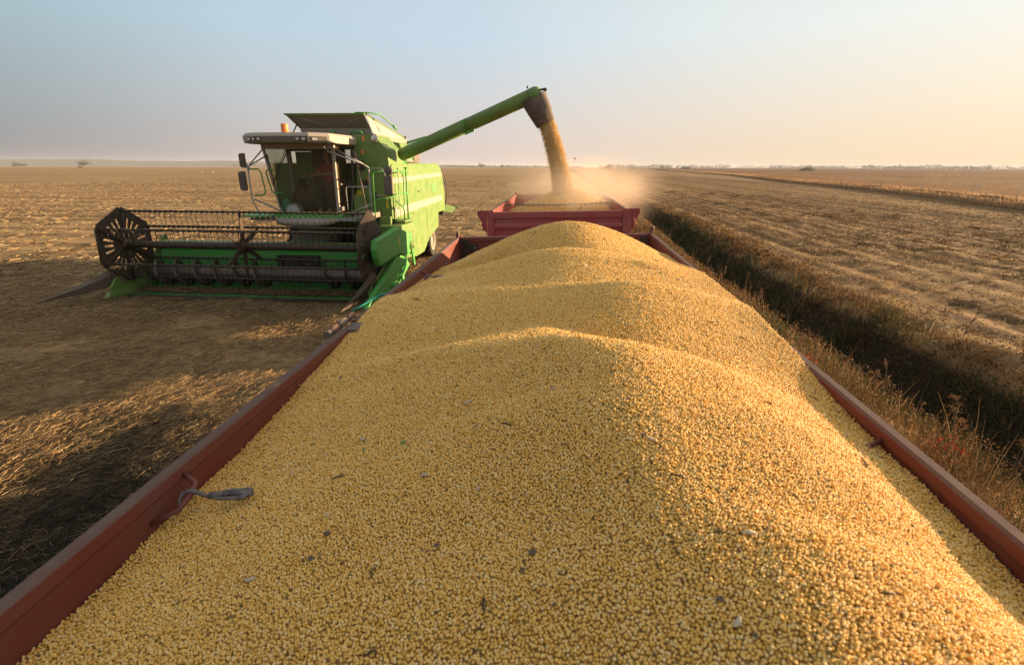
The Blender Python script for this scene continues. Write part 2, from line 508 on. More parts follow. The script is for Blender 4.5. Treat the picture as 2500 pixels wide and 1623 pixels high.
def field_mat():
    m, nt, b = new_mat('stubble_field_soil')
    geo = node(nt, "ShaderNodeNewGeometry")
    sep = node(nt, "ShaderNodeSeparateXYZ"); nt.links.new(geo.outputs["Position"], sep.inputs[0])

    def streak(sx, sy, sc, detail, rough=0.6):
        mp = node(nt, "ShaderNodeMapping"); mp.inputs["Scale"].default_value = (sx, sy, 1)
        nt.links.new(geo.outputs["Position"], mp.inputs["Vector"])
        n = node(nt, "ShaderNodeTexNoise"); n.inputs["Scale"].default_value = sc; n.inputs["Detail"].default_value = detail; n.inputs["Roughness"].default_value = rough
        nt.links.new(mp.outputs[0], n.inputs["Vector"])
        return n.outputs["Fac"]

    def mixf(a, b_, f):
        x = node(nt, "ShaderNodeMix", data_type='FLOAT')
        nt.links.new(f, x.inputs["Factor"]); nt.links.new(a, x.inputs["A"]); nt.links.new(b_, x.inputs["B"])
        return x.outputs["Result"]
    right = node(nt, "ShaderNodeMapRange"); right.inputs[1].default_value = 5; right.inputs[2].default_value = 9
    nt.links.new(sep.outputs["X"], right.inputs[0])
    big = mixf(streak(0.05, 0.55, 1.0, 5), streak(0.75, 0.018, 1.0, 4), right.outputs[0])       # windrows
    wide = mixf(streak(0.012, 0.10, 1.0, 4), streak(0.11, 0.010, 1.0, 4), right.outputs[0])    # swaths
    fine = streak(1, 1, 5.5, 8, 0.75)
    fib = mixf(streak(2.2, 9, 2.0, 6, 0.7), streak(9, 2.2, 2.0, 6, 0.7), right.outputs[0])
    s1 = node(nt, "ShaderNodeMath", operation='MULTIPLY_ADD'); s1.inputs[1].default_value = 0.40
    nt.links.new(big, s1.inputs[0])
    s0 = node(nt, "ShaderNodeMath", operation='MULTIPLY'); s0.inputs[1].default_value = 0.20
    nt.links.new(wide, s0.inputs[0]); nt.links.new(s0.outputs[0], s1.inputs[2])
    s2 = node(nt, "ShaderNodeMath", operation='MULTIPLY_ADD'); s2.inputs[1].default_value = 0.22
    nt.links.new(fine, s2.inputs[0]); nt.links.new(s1.outputs[0], s2.inputs[2])
    s3 = node(nt, "ShaderNodeMath", operation='MULTIPLY_ADD'); s3.inputs[1].default_value = 0.20
    nt.links.new(fib, s3.inputs[0]); nt.links.new(s2.outputs[0], s3.inputs[2])
    col = ramp(nt, [(0.30, (0.060, 0.040, 0.024)), (0.43, (0.17, 0.105, 0.05)), (0.52, (0.34, 0.215, 0.10)), (0.66, (0.50, 0.35, 0.18))])
    nt.links.new(s3.outputs[0], col.inputs[0])
    # drilled rows: beside the ditch on the right, across the trailers on the left
    def rows(sock, period, amp, wob):
        a_ = node(nt, "ShaderNodeMath", operation='MULTIPLY_ADD'); a_.inputs[1].default_value = 2 * math.pi / period
        w_ = node(nt, "ShaderNodeMath", operation='MULTIPLY'); w_.inputs[1].default_value = wob
        nt.links.new(wide, w_.inputs[0]); nt.links.new(sock, a_.inputs[0]); nt.links.new(w_.outputs[0], a_.inputs[2])
        s_ = node(nt, "ShaderNodeMath", operation='SINE'); nt.links.new(a_.outputs[0], s_.inputs[0])
        m_ = node(nt, "ShaderNodeMath", operation='MULTIPLY'); m_.inputs[1].default_value = amp; nt.links.new(s_.outputs[0], m_.inputs[0])
        return m_.outputs[0]
    rw_ = mixf(rows(sep.outputs["Y"], 2.1, .022, 9.0), rows(sep.outputs["X"], 1.15, .085, 5.0), right.outputs[0])
    s4 = node(nt, "ShaderNodeMath", operation='ADD'); nt.links.new(s3.outputs[0], s4.inputs[0]); nt.links.new(rw_, s4.inputs[1])
    nt.links.new(s4.outputs[0], col.inputs[0]); s3 = s4
    tone = node(nt, "ShaderNodeMix", data_type='RGBA', blend_type='MULTIPLY'); tone.inputs["B"].default_value = (0.74, 0.68, 0.62, 1)   # browner earth across the ditch
    nt.links.new(right.outputs[0], tone.inputs["Factor"]); nt.links.new(col.outputs[0], tone.inputs["A"])
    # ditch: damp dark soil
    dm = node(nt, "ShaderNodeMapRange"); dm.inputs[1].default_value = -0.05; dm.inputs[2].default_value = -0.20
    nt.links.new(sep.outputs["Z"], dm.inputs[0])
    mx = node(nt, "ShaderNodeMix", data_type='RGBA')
    # bare earth left of the near trailer, its shade painted into the colour
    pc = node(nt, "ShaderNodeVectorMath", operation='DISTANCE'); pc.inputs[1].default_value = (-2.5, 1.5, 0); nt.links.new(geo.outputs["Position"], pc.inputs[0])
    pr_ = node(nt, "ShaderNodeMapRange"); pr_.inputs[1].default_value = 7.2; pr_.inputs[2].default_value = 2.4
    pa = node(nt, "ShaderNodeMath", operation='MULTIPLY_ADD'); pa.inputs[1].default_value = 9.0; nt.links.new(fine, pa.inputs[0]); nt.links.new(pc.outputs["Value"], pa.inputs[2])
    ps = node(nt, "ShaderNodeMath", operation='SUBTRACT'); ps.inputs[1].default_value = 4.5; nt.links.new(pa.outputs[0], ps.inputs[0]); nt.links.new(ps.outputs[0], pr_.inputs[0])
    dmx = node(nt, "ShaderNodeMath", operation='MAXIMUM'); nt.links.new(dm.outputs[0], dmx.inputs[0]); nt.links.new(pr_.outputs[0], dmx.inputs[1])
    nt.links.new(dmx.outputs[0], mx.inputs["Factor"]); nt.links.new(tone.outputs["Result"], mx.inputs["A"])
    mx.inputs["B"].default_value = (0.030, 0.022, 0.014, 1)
    nt.links.new(mx.outputs["Result"], b.inputs["Base Color"])
    b.inputs["Roughness"].default_value = 0.95
    b.inputs["Specular IOR Level"].default_value = 0.1
    bp = node(nt, "ShaderNodeBump"); bp.inputs["Strength"].default_value = 0.8; bp.inputs["Distance"].default_value = 0.12
    nt.links.new(s3.outputs[0], bp.inputs["Height"]); nt.links.new(bp.outputs[0], b.inputs["Normal"])
    return m


xs = axis_vals(-16, 16, 0.16, -8000, 8000)
ys = axis_vals(-4, 34, 0.18, -1200, 7900)
gx, gy = np.meshgrid(xs, ys)
gz = gh(gx, gy)
nx, ny = len(xs), len(ys)
idx = np.arange(nx * ny).reshape(ny, nx)
quads = np.stack([idx[:-1, :-1], idx[:-1, 1:], idx[1:, 1:], idx[1:, :-1]], -1).reshape(-1)
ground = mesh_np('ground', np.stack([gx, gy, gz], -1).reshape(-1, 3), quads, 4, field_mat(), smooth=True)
tag(ground, 'flat harvested soybean field covered with straw and stubble', 'field', kind='structure')

# far low hills along the horizon on the left
hm, hnt, hb = new_mat('far_hills')
hb.inputs["Base Color"].default_value = (0.07, 0.085, 0.07, 1); hb.inputs["Roughness"].default_value = 1.0
hv, hq = [], []
az = np.radians(np.linspace(-75, 12, 140))
hh = .55 * (26 + 24 * np.clip(-np.degrees(az) / 60, 0, 1) + 16 * vnoise(az * 9, az * 0, 31) + 8 * vnoise(az * 40, az * 0, 32)) * np.clip((8 - np.degrees(az)) / 25, 0.0, 1)
for i, a in enumerate(az):
    for (rr, k) in ((2800, -1.0), (2950, 1.0), (3300, 0.8), (3700, -1.0)):
        hv.append((math.sin(a) * rr, math.cos(a) * rr, hh[i] * k if k > 0 else -3))
for i in range(len(az) - 1):
    for j in range(3):
        hq += [i * 4 + j, i * 4 + j + 1, i * 4 + 5 + j, i * 4 + 4 + j]
hills = mesh_np('hills', np.array(hv), np.array(hq), 4, hm, smooth=True)
tag(hills, 'low bluish hills along the horizon beyond the field', 'hills', kind='structure')

# ------------------------------------------------------------------ straw, stubble and grass
STRAW = [(0.0, (0.10, 0.065, 0.035)), (0.3, (0.26, 0.16, 0.075)), (0.65, (0.46, 0.31, 0.15)), (1.0, (0.62, 0.47, 0.27))]
M['straw'] = strand_mat('dry_straw', STRAW, 0.15)


def keep_clear(x, y):
    """False where the trailers stand."""
    return ~((np.abs(x) < 0.5) & (y > -3) & (y < 14.5))


def straw_patch(name, n, x0, x1, y0, y1, wmin, lmin, lmax, bias, label, fall=1.5, tone=0.5):
    x = RNG.uniform(x0, x1, n); 
    y = y0 + (y1 - y0) * RNG.uniform(0, 1, n) ** fall
    # swaths of thicker straw with barer soil between them
    dens = vnoise(x * 0.55, y * 0.55, 41) + 0.6 * vnoise(x * 1.7, y * 1.7, 42) + (0.5 * vnoise(x * 0.04, y * 0.9, 43) if x1 < 0 else 1.3 * vnoise(x * 0.75, y * 0.02, 44) + .6 * vnoise(x * 2.2, y * 0.05, 46))
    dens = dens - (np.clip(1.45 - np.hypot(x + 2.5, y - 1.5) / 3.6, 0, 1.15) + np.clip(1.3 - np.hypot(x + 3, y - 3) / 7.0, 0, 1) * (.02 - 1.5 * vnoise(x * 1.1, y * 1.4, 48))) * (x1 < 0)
    k = (RNG.uniform(-0.75, 0.55, n) < dens) & keep_clear(x, y)
    dt = np.abs(x - ditch_c(y))
    k &= (dt > 1.3)
    if x1 > 0 and x0 > 0:                               # rows and wheel tracks run beside the ditch
        rw = .5 + .5 * np.sin(x * 2 * np.pi / 1.15 + 1.5 * vnoise(x * .3, y * .05, 47))
        trk = np.min(np.abs(x[:, None] - np.array([9.4, 11.2, 16.3, 18.1, 23.5, 25.3, 32.0, 33.8])[None, :]), 1)
        k &= (RNG.random(n) < .25 + .85 * rw) & (RNG.random(n) > .85 * np.exp(-(trk / .28) ** 2))
    x, y, dens = x[k], y[k], dens[k]
    m = len(x)
    d = np.hypot(x, y)
    w = wmin * (0.7 + 0.6 * RNG.random(m)) * np.clip(d / 6.5, 0.8, 4.0)
    ln = lmin + (lmax - lmin) * RNG.random(m) ** 1.6; ln = ln * np.clip(d / 14.0, 1, 1.8)
    azv = bias + RNG.normal(0, 0.9, m)
    el = np.abs(RNG.normal(0, 0.22, m))
    z = gh(x, y) + 0.012 + np.abs(RNG.normal(0, 0.022, m)) + np.clip(dens, 0, 1) * 0.05
    t = np.clip(RNG.normal(tone, 0.22, m) + .25 * vnoise(x * .5, y * .5, 45), 0, 1)
    o = straws(name, np.stack([x, y, z], 1), ln, w, azv, el, t, M['straw'])
    return tag(o, label, 'straw', kind='stuff')


straw_patch('straw_litter', 230000, -15, -1.0, 0.5, 17, 0.0042, 0.04, 0.24, 0.35, 'chopped straw lying thick on the field beside the trailers and the header', 1.25, 0.46)
straw_patch('straw_litter', 70000, -40, -14, 1.0, 14, 0.005, 0.05, 0.26, 0.2, 'straw lying on the shaded field beyond the tip of the header', 1.2, 0.46)
straw_patch('straw_litter', 130000, -90, 4, 13, 190, 0.007, 0.08, 0.26, 0.1, 'pale straw spread over the harvested field beyond the harvester', 2.6)
straw_patch('straw_litter', 240000, 6.6, 46, 2.5, 190, 0.0055, 0.05, 0.20, 1.5, 'straw and stubble rows on the field across the ditch', 2.4, 0.33)

# weathered stalks trodden in by the near trailer, colour darkened for its shade
M['shade_straw'] = strand_mat('straw_with_painted_shade', [(0.0, (0.016, 0.014, 0.010)), (0.5, (0.045, 0.038, 0.026)), (0.85, (0.10, 0.08, 0.05)), (1.0, (0.20, 0.15, 0.09))], 0.05)
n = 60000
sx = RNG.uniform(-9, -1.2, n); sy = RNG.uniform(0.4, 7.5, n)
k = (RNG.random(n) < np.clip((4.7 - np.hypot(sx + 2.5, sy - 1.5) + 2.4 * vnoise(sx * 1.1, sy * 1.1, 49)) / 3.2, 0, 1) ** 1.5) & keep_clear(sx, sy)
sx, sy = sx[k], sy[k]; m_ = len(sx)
dk = straws('straw_litter', np.stack([sx, sy, gh(sx, sy) + .01 + np.abs(RNG.normal(0, .03, m_))], 1), RNG.uniform(.05, .32, m_), .0035 * RNG.uniform(.7, 1.6, m_), RNG.uniform(0, 6.28, m_), np.abs(RNG.normal(0, .3, m_)), np.clip(RNG.normal(.52, .30, m_), 0, 1), M['shade_straw'])
tag(dk, 'dark stalks tangled on the bare earth, shade of the near trailer in their colour', 'straw', kind='stuff')

# upright stubble on the field across the ditch
n = 60000
sx = RNG.uniform(7.0, 40, n); sy = 3 + 120 * RNG.uniform(0, 1, n) ** 2.2
row = np.round(sx / 0.45) * 0.45 + RNG.normal(0, 0.04, n)
sx = row
k = (sx - ditch_c(sy) > 1.5)
sx, sy = sx[k], sy[k]; m_ = len(sx); dd = np.hypot(sx, sy)
st = blades('stubble', np.stack([sx, sy, gh(sx, sy) - 0.01], 1), RNG.uniform(0.06, 0.16, m_), 0.006 * np.clip(dd / 6, 1, 5), RNG.uniform(0, 6.28, m_),
            np.abs(RNG.normal(0, 0.3, m_)), np.clip(RNG.normal(0.45, 0.2, m_), 0, 1), M['straw'], seg=1, droop=0.0)
tag(st, 'short cut stubble standing in rows on the field across the ditch', 'stubble', kind='stuff')

DRY = [(0.0, (0.05, 0.035, 0.013)), (0.2, (0.11, 0.062, 0.024)), (0.45, (0.20, 0.105, 0.042)), (0.7, (0.30, 0.19, 0.085)), (1.0, (0.44, 0.34, 0.19))]
GRN = [(0.0, (0.016, 0.022, 0.007)), (0.4, (0.035, 0.048, 0.013)), (0.75, (0.075, 0.085, 0.022)), (1.0, (0.20, 0.16, 0.06))]
M['dry_grass'] = strand_mat('dry_bank_grass', DRY, 0.30)
M['green_grass'] = strand_mat('dark_ditch_weeds', GRN, 0.25)


def bank(name, n, t0, t1, y0, y1, hmin, hmax, wbase, mat, label, cat, tmean, clump=0.7, power=2.0, ang=0.35):
    t = RNG.uniform(t0, t1, n)
    y = y0 + (y1 - y0) * RNG.uniform(0, 1, n) ** power
    x = ditch_c(y) + t
    dens = vnoise(x * 1.3, y * 1.3, 51) + 0.7 * vnoise(x * 3.5, y * 3.5, 52)
    edge = np.minimum(t - t0, t1 - t) / 0.5
    k = (RNG.uniform(-clump, clump, n) < dens) & (RNG.random(n) < np.clip(edge, 0.15, 1))
    k &= ~((x < 1.5) & (y < 15))
    x, y, dens = x[k], y[k], dens[k]
    m = len(x); d = np.hypot(x, y)
    h = RNG.uniform(hmin, hmax, m) * np.clip(0.75 + 0.8 * dens + 0.3 * vnoise(x * 0.35, y * 0.35, 53), 0.35, 1.6)
    w = wbase * np.clip(d / 6.0, 0.8, 6) * RNG.uniform(0.6, 1.4, m)
    tint = np.clip(tmean + 0.16 * RNG.standard_normal(m) + 0.5 * vnoise(x * 0.8, y * 0.8, 54), 0, 1)
    o = blades(name, np.stack([x, y, gh(x, y) - 0.02], 1), h, w, RNG.uniform(0, 6.28, m), np.abs(RNG.normal(0.1, ang, m)), tint, mat, 3, 0.22)
    return tag(o, label, cat, kind='stuff')


bank('dry_grass', 150000, -4.7, -0.8, 2.0, 70, 0.12, 0.42, 0.0055, M['dry_grass'], 'reddish dry grass on the bank between the trailers and the ditch', 'grass', 0.30, 0.7, 2.0, 0.28)
bank('ditch_weeds', 55000, -1.6, 1.2, 2.0, 70, 0.10, 0.36, 0.009, M['green_grass'], 'dark green weeds growing down in the ditch', 'weeds', 0.38)
bank('dry_grass', 60000, 0.3, 2.2, 2.0, 70, 0.07, 0.27, 0.0065, M['dry_grass'], 'dry brown grass along the far edge of the ditch', 'grass', 0.34)
bank('dry_grass', 5000, -3.6, 1.9, 2.0, 40, 0.40, 0.78, 0.005, M['dry_grass'], 'tall thin dry stems standing out of the ditch weeds', 'grass', 0.62, 0.9, 1.8, 0.22)


def herbs(name, n, t0, t1, y1, z0, z1, size, mat, tmean, label, cat):
    """Small leaves and seed clusters on low branching weeds, gathered into clumps."""
    nc = n // 60
    ct = RNG.uniform(t0, t1, nc); cyy = 2.0 + (y1 - 2.0) * RNG.random(nc) ** 2.0
    k = RNG.integers(0, nc, n)
    sp = .10 + .02 * cyy[k] ** .5
    y = cyy[k] + RNG.normal(0, 1, n) * sp; x = ditch_c(y) + ct[k] + RNG.normal(0, 1, n) * sp
    hgt = RNG.uniform(.5, 1.0, nc)[k]
    z = gh(x, y) + (z0 + (z1 - z0) * RNG.random(n) ** .8) * hgt
    p = np.stack([x, y, z], 1)
    ok = ~((x < 1.55) & (y < 15)); p = p[ok]; k = k[ok]; m = len(p)
    d = np.hypot(p[:, 0], p[:, 1])
    a = RNG.normal(0, 1, (m, 3)) + np.array([0, 0, .8]); a /= np.linalg.norm(a, axis=1)[:, None]
    b = np.cross(a, RNG.normal(0, 1, (m, 3))); b /= np.linalg.norm(b, axis=1)[:, None]
    sz = (size * RNG.uniform(.5, 1.4, m) * np.clip(d / 7, 1, 4))[:, None]
    V = np.stack([p - a * sz, p - b * sz * .35, p + a * sz, p + b * sz * .35], 1).reshape(-1, 3)
    o = mesh_np(name, V, np.arange(m * 4), 4, mat, {'tint': np.repeat(np.clip(tmean + .35 * (RNG.random(nc)[k] - .5) + RNG.normal(0, .10, m), 0, 1), 4)})
    return tag(o, label, cat, kind='stuff')


herbs('bank_herbs', 80000, -4.3, -0.6, 45, .05, .50, .016, M['dry_grass'], .30, 'brown leafy weeds mixed into the grass beside the trailers', 'weeds')
herbs('ditch_herbs', 52000, -1.9, 1.1, 45, .02, .30, .018, M['green_grass'], .50, 'low leafy green weeds covering the ditch slopes', 'weeds')
herbs('bank_herbs', 30000, 0.2, 2.3, 45, .02, .22, .016, M['dry_grass'], .28, 'dry leafy weeds along the far ditch edge', 'weeds')

herbs('field_weeds', 22000, 2.4, 16.0, 70, .01, .14, .014, M['dry_grass'], .22, 'low brown weeds scattered over the cut field across the ditch', 'weeds')


# standing crop beyond the right-hand stubble
def crop_edge_x(y):
    return np.interp(y, [0, 44.8, 55, 84.8, 118, 216, 326, 900, 4000], [34, 37.6, 40.7, 46.8, 51.3, 71, 84, 150, 420])


CROP = [(0.0, (0.13, 0.068, 0.028)), (0.4, (0.26, 0.142, 0.06)), (0.8, (0.40, 0.235, 0.115)), (1.0, (0.55, 0.36, 0.20))]
M['crop'] = strand_mat('ripe_crop', CROP, 0.42)
n = 120000
y = 20 + 480 * RNG.uniform(0, 1, n) ** 2.2
fr = RNG.random(n) < 0.3
x = crop_edge_x(y) + np.where(fr, RNG.uniform(-1.3, 0.5, n), (np.abs(RNG.normal(0, 1, n)) ** 1.6) * (1.0 + y * 0.35))
k = x < 700
x, y = x[k], y[k]; m_ = len(x); d = np.hypot(x, y)
edge = x - crop_edge_x(y)
tint = np.clip(0.42 + 0.15 * RNG.standard_normal(m_) + 0.5 * vnoise(x * 0.05, y * 0.02, 61) + 0.45 * np.exp(-np.clip(edge, 0, 99) / 0.8), 0, 1)
cr = blades('standing_crop', np.stack([x, y, np.zeros(m_)], 1), RNG.uniform(0.45, 0.95, m_) * np.where(edge < 0, 0.75, 1.0), 0.010 * np.clip(d / 10, 2.5, 25), RNG.uniform(0, 6.28, m_),
            np.abs(RNG.normal(0, 0.3, m_)), tint, M['crop'], 2, 0.3)
tag(cr, 'ripe brown soybeans still standing beyond the cut strip', 'crop', kind='stuff')
# closed canopy of the same crop
cyv = np.concatenate([np.arange(14, 80, 1.2), np.geomspace(81, 5000, 90)])
ce = np.concatenate([[0.0, 0.15], np.geomspace(0.5, 6000, 60)])
CX = crop_edge_x(cyv)[:, None] + 0.4 * vnoise(cyv * 0.7, cyv * 0, 62)[:, None] + ce[None, :]
CY = np.repeat(cyv[:, None], len(ce), 1)
CZ = 0.62 + 0.16 * vnoise(CX * 0.8, CY * 0.8, 63) + 0.1 * vnoise(CX * 2.1, CY * 2.1, 64)
CZ[:, 0] = -0.05
ii = np.arange(CX.size).reshape(CX.shape)
qq = np.stack([ii[:-1, :-1], ii[:-1, 1:], ii[1:, 1:], ii[1:, :-1]], -1).reshape(-1)
can = mesh_np('crop_canopy', np.stack([CX, CY, CZ], -1).reshape(-1, 3), qq, 4, M['crop'],
              {'tint': np.clip(0.40 + 0.55 * vnoise(CX * 0.06, CY * 0.03, 61) + 0.5 * vnoise(CX * 1.1, CY * 1.1, 65) + 0.0 * CX, 0, 1).ravel()})
can.parent = cr
can['kind'] = 'stuff'


# ------------------------------------------------------------------ trailers
def trailer_frame(name, h0, x0, p, r, yw, yc):
    """Empty on the ground under the trailer. Its parts use u (across), v (along), w (up from the top of the sides)."""
    rot = Euler((p, r, yw), 'XYZ')
    Rm = rot.to_matrix()
    org = Vector((0, yc, -h0))
    loc = Rm @ org + Vector((x0, 0, h0))
    e = empty(name, loc, rot, org)
    Mx = Matrix.Translation((x0, 0, h0)) @ Rm.to_4x4()
    return e, Mx


def wheel(parent, c, r, w, rim_mat, lug=0.02, nl=26, flip=1):
    """Tyre with tread blocks and a dished rim; axle along x."""
    b = MB()
    h = w / 2
    b.lathe(c, 'x', [(-h * .80, r * .58), (-h * .98, r * .68), (-h, r * .82), (-h * .86, r * .95), (-h * .5, r * .985), (h * .5, r * .985), (h * .86, r * .95), (h, r * .82), (h * .98, r * .68), (h * .80, r * .58)], 40)
    for i in range(nl):
        a = 2 * math.pi * i / nl
        for s, off in ((-1, 0), (1, math.pi / nl)):
            t = a + off
            p = []
            for rr in (r * .955, r + lug):
                for (xx, da) in ((s * .02 * w, 0.0), (s * h * .97, .30 / nl * 6), (s * h * .97, .30 / nl * 6 + .11), (s * .02 * w, .11)):
                    q = rr if abs(xx) < h * .5 else rr - 0.03 * r
                    p.append((c[0] + xx, c[1] + math.cos(t + da) * q, c[2] + math.sin(t + da) * q))
            b.hexa(p)
    ty = b.build('wheel', M['rubber'], parent)
    k = MB()
    f = flip
    k.lathe(c, 'x', [(f * h * .86, r * .60), (f * h * .90, r * .575), (f * h * .78, r * .54), (f * h * .5, r * .50), (f * h * .35, r * .42), (f * h * .42, r * .22), (f * h * .62, r * .20), (f * h * .66, r * .10), (f * h * .66, 0.001)], 32)
    k.lathe(c, 'x', [(-f * h * .86, r * .60), (-f * h * .5, r * .48), (-f * h * .5, 0.001)], 24)
    for i in range(8):
        a = 2 * math.pi * i / 8
        y_, z_ = c[1] + math.cos(a) * r * .30, c[2] + math.sin(a) * r * .30
        k.rod((c[0] + f * h * .36, y_, z_), (c[0] + f * h * .50, y_, z_), r * .03, 6)
    k.build('rim', rim_mat, ty)
    return ty


def side_profile(s, depth, rib):
    """Cross-section of a drop side in (u, w): s = -1 or 1 picks the side."""
    o = 1.2
    pr = [(o, -depth), (o, -0.012), (o - .010, 0.0), (o - .036, 0.0), (o - .044, -.010), (o - .044, -.045), (o - .036, -.055)]
    for z in rib:
        pr += [(o - .036, z + .008), (o - .028, z), (o - .036, z - .008)]
    pr += [(o - .036, -depth)]
    return [(s * a, b_) for a, b_ in pr]


def chassis(e, v0, v1, h0, red, wheels, r=0.5):
    """Floor, frame, axles, wheels under the body; w is measured down from the rail."""
    g = lambda z: z - h0                       # height above ground -> w
    MB().box(-1.16, 1.16, v0 + .03, v1 - .03, g(1.10), g(1.18)).build('load_floor', M['steel'], e)
    f = MB()
    for u in (-.45, .45):
        f.box(u - .05, u + .05, v0, v1, g(.92), g(1.098))
    for v in np.linspace(v0 + .2, v1 - .2, 7):
        f.box(-1.15, -.502, v - .04, v + .04, g(.98), g(1.097)); f.box(.502, 1.15, v - .04, v + .04, g(.98), g(1.097)); f.box(-.398, .398, v - .04, v + .04, g(.98), g(1.097))
    f.build('chassis_frame', red, e)
    for v in wheels:
        MB().rod((-.95, v, g(r)), (.95, v, g(r)), .055, 12).box(-.55, -.35, v - .4, v + .4, g(r + .12), g(r + .2)).box(.35, .55, v - .4, v + .4, g(r + .12), g(r + .2)).box(-.5, .5, v - .07, v + .07, g(r + .2), g(.918)).build('axle', M['post'], e)
        for s in (-1, 1):
            wheel(e, (s * .95, v, g(r)), r, .30, M['cream'], .012, 24, s)


def bolt(b, p, axis, r=.014, l=.016):
    a = Vector(p); d = {'x': Vector((1, 0, 0)), 'y': Vector((0, 1, 0)), 'z': Vector((0, 0, 1))}[axis[-1]] * (-1 if axis[0] == '-' else 1)
    b.rod(a, a + d * l, r, 6)


# --- the loaded trailer under the camera
H1 = 2.146
T1, T1M = trailer_frame('grain_trailer', H1, -.036, R(1.03), R(-2.0), 0, 2.7)
tag(T1, 'long dull red trailer in front, brim full of soybeans', 'trailer', 'red grain trailers')
V0, V1, VJ = -0.85, 6.2, 2.69
for s in (-1, 1):
    for (a, c, seams) in ((V0, VJ - .04, (0.62, 1.55)), (VJ + .12, V1 - .055, (3.62, 4.9))):
        p = MB().prism(side_profile(s, .56, (-.155, -.36)), 'y', a, c)
        sb = p.build('side_board', M['red'], T1)
        q = MB()                                          # worn cap of the top edge
        q.prism([(s * 1.2005, -.006), (s * 1.1905, .002), (s * 1.1635, .002), (s * 1.1555, -.006), (s * 1.1635, -.0005), (s * 1.1905, -.0005)], 'y', a, c)
        q.build('top_edge', M['rail'], sb)
        z = MB()                                          # vertical seams of the sheet
        for sv in seams:
            z.box(min(s * 1.1645, s * 1.158), max(s * 1.1645, s * 1.158), sv - .006, sv + .006, -.56, -.16)
        z.each('seam', M['post'], sb)
    MB().prism(side_profile(s, .50, (-.2,)), 'y', V0, V1 - .055).build('lower_side', M['red'], T1).location.z -= 0.57
    # middle post with its gusset, and the hinge on top
    b = MB()
    b.box(min(s * 1.10, s * 1.19), max(s * 1.10, s * 1.19), VJ - .03, VJ + .11, -.96, -.004)
    b.hexa([(s * 1.098, VJ + .02, -.30), (s * 1.098, VJ + .05, -.30), (s * 1.02, VJ + .05, -.30), (s * 1.02, VJ + .02, -.30), (s * 1.098, VJ + .02, -.05), (s * 1.098, VJ + .05, -.05), (s * 1.085, VJ + .05, -.05), (s * 1.085, VJ + .02, -.05)])
    po = b.build('middle_post', M['post'], T1, .006)
    h = MB()
    hz_ = .012 if s < 0 else -.07
    h.rod((s * 1.215, VJ - .13, hz_), (s * 1.215, VJ - .035, hz_), .021, 14); h.rod((s * 1.215, VJ + .105, hz_), (s * 1.215, VJ + .20, hz_), .021, 14)
    h.each('hinge', M['rail'], po)
    h2 = MB(); h2.rod((s * 1.215, VJ - .02, hz_), (s * 1.215, VJ + .09, hz_), .022, 14); h2.rod((s * 1.215, VJ - .165, hz_), (s * 1.215, VJ + .21, hz_), .016, 12); h2.rod((s * 1.215, VJ - .172, hz_), (s * 1.215, VJ - .135, hz_), .019, 12)
    h2.build('hinge_pin', M['post'], po)
# front board, its corner posts and brackets
fb = MB()
fb.prism([(V1 - .045, -1.05), (V1 - .045, -.06), (V1 - .058, -.05), (V1 - .058, -.012), (V1 - .048, 0.0), (V1 - .008, 0.0), (V1, -.012), (V1, -1.05)], 'x', -1.13, 1.13)
fbo = fb.build('front_board', M['red'], T1)
for s in (-1, 1):
    b = MB()
    b.box(min(s * 1.132, s * 1.205), max(s * 1.132, s * 1.205), V1 - .053, V1 + .02, -1.08, .004)
    b.prism([(V1 - .052, .004), (V1 + .018, .004), (V1 + .012, .045), (V1 - .03, .05)], 'x', min(s * 1.165, s * 1.203), max(s * 1.165, s * 1.203))
    cp = b.build('corner_post', M['red'], T1, .006)
    k = MB(); q0 = 1.0 if s > 0 else .6
    k.lathe((s * 1.185, V1 - .02, .055), 'z', [(-.03, .014), (-.01, .016 * q0), (.0, .026 * q0), (.016 * q0, .028 * q0), (.03 * q0, .018 * q0), (.034 * q0, .001)], 12)
    k.build('locking_knob', M['post'], cp)
    a = MB()
    a.box(min(s * 1.04, s * 1.13), max(s * 1.04, s * 1.13), V1 - .072, V1 - .0605, -.5, -.02)
    a.box(min(s * .93, s * 1.04), max(s * .93, s * 1.04), V1 - .075, V1 - .0605, -.16, -.09)
    br = a.build('corner_bracket', M['black'], T1)
    q = MB(); bolt(q, (s * .965, V1 - .075, -.125), '-y', .018, .02); q.each('bolt', M['steel'], br)
rb = MB().prism([(V0, -1.05), (V0, 0.0), (V0 + .045, 0.0), (V0 + .045, -1.05)], 'x', -1.13, 1.13); rb.build('rear_board', M['red'], T1)
chassis(T1, V0, V1, H1, M['red'], (0.35, 4.95))
d = MB(); d.rod((-.35, V1 - .3, .62 - H1), (0, V1 + 1.7, .60 - H1), .045, 8); d.rod((.35, V1 - .3, .62 - H1), (0, V1 + 1.7, .60 - H1), .045, 8)
d.build('drawbar', M['red'], T1)


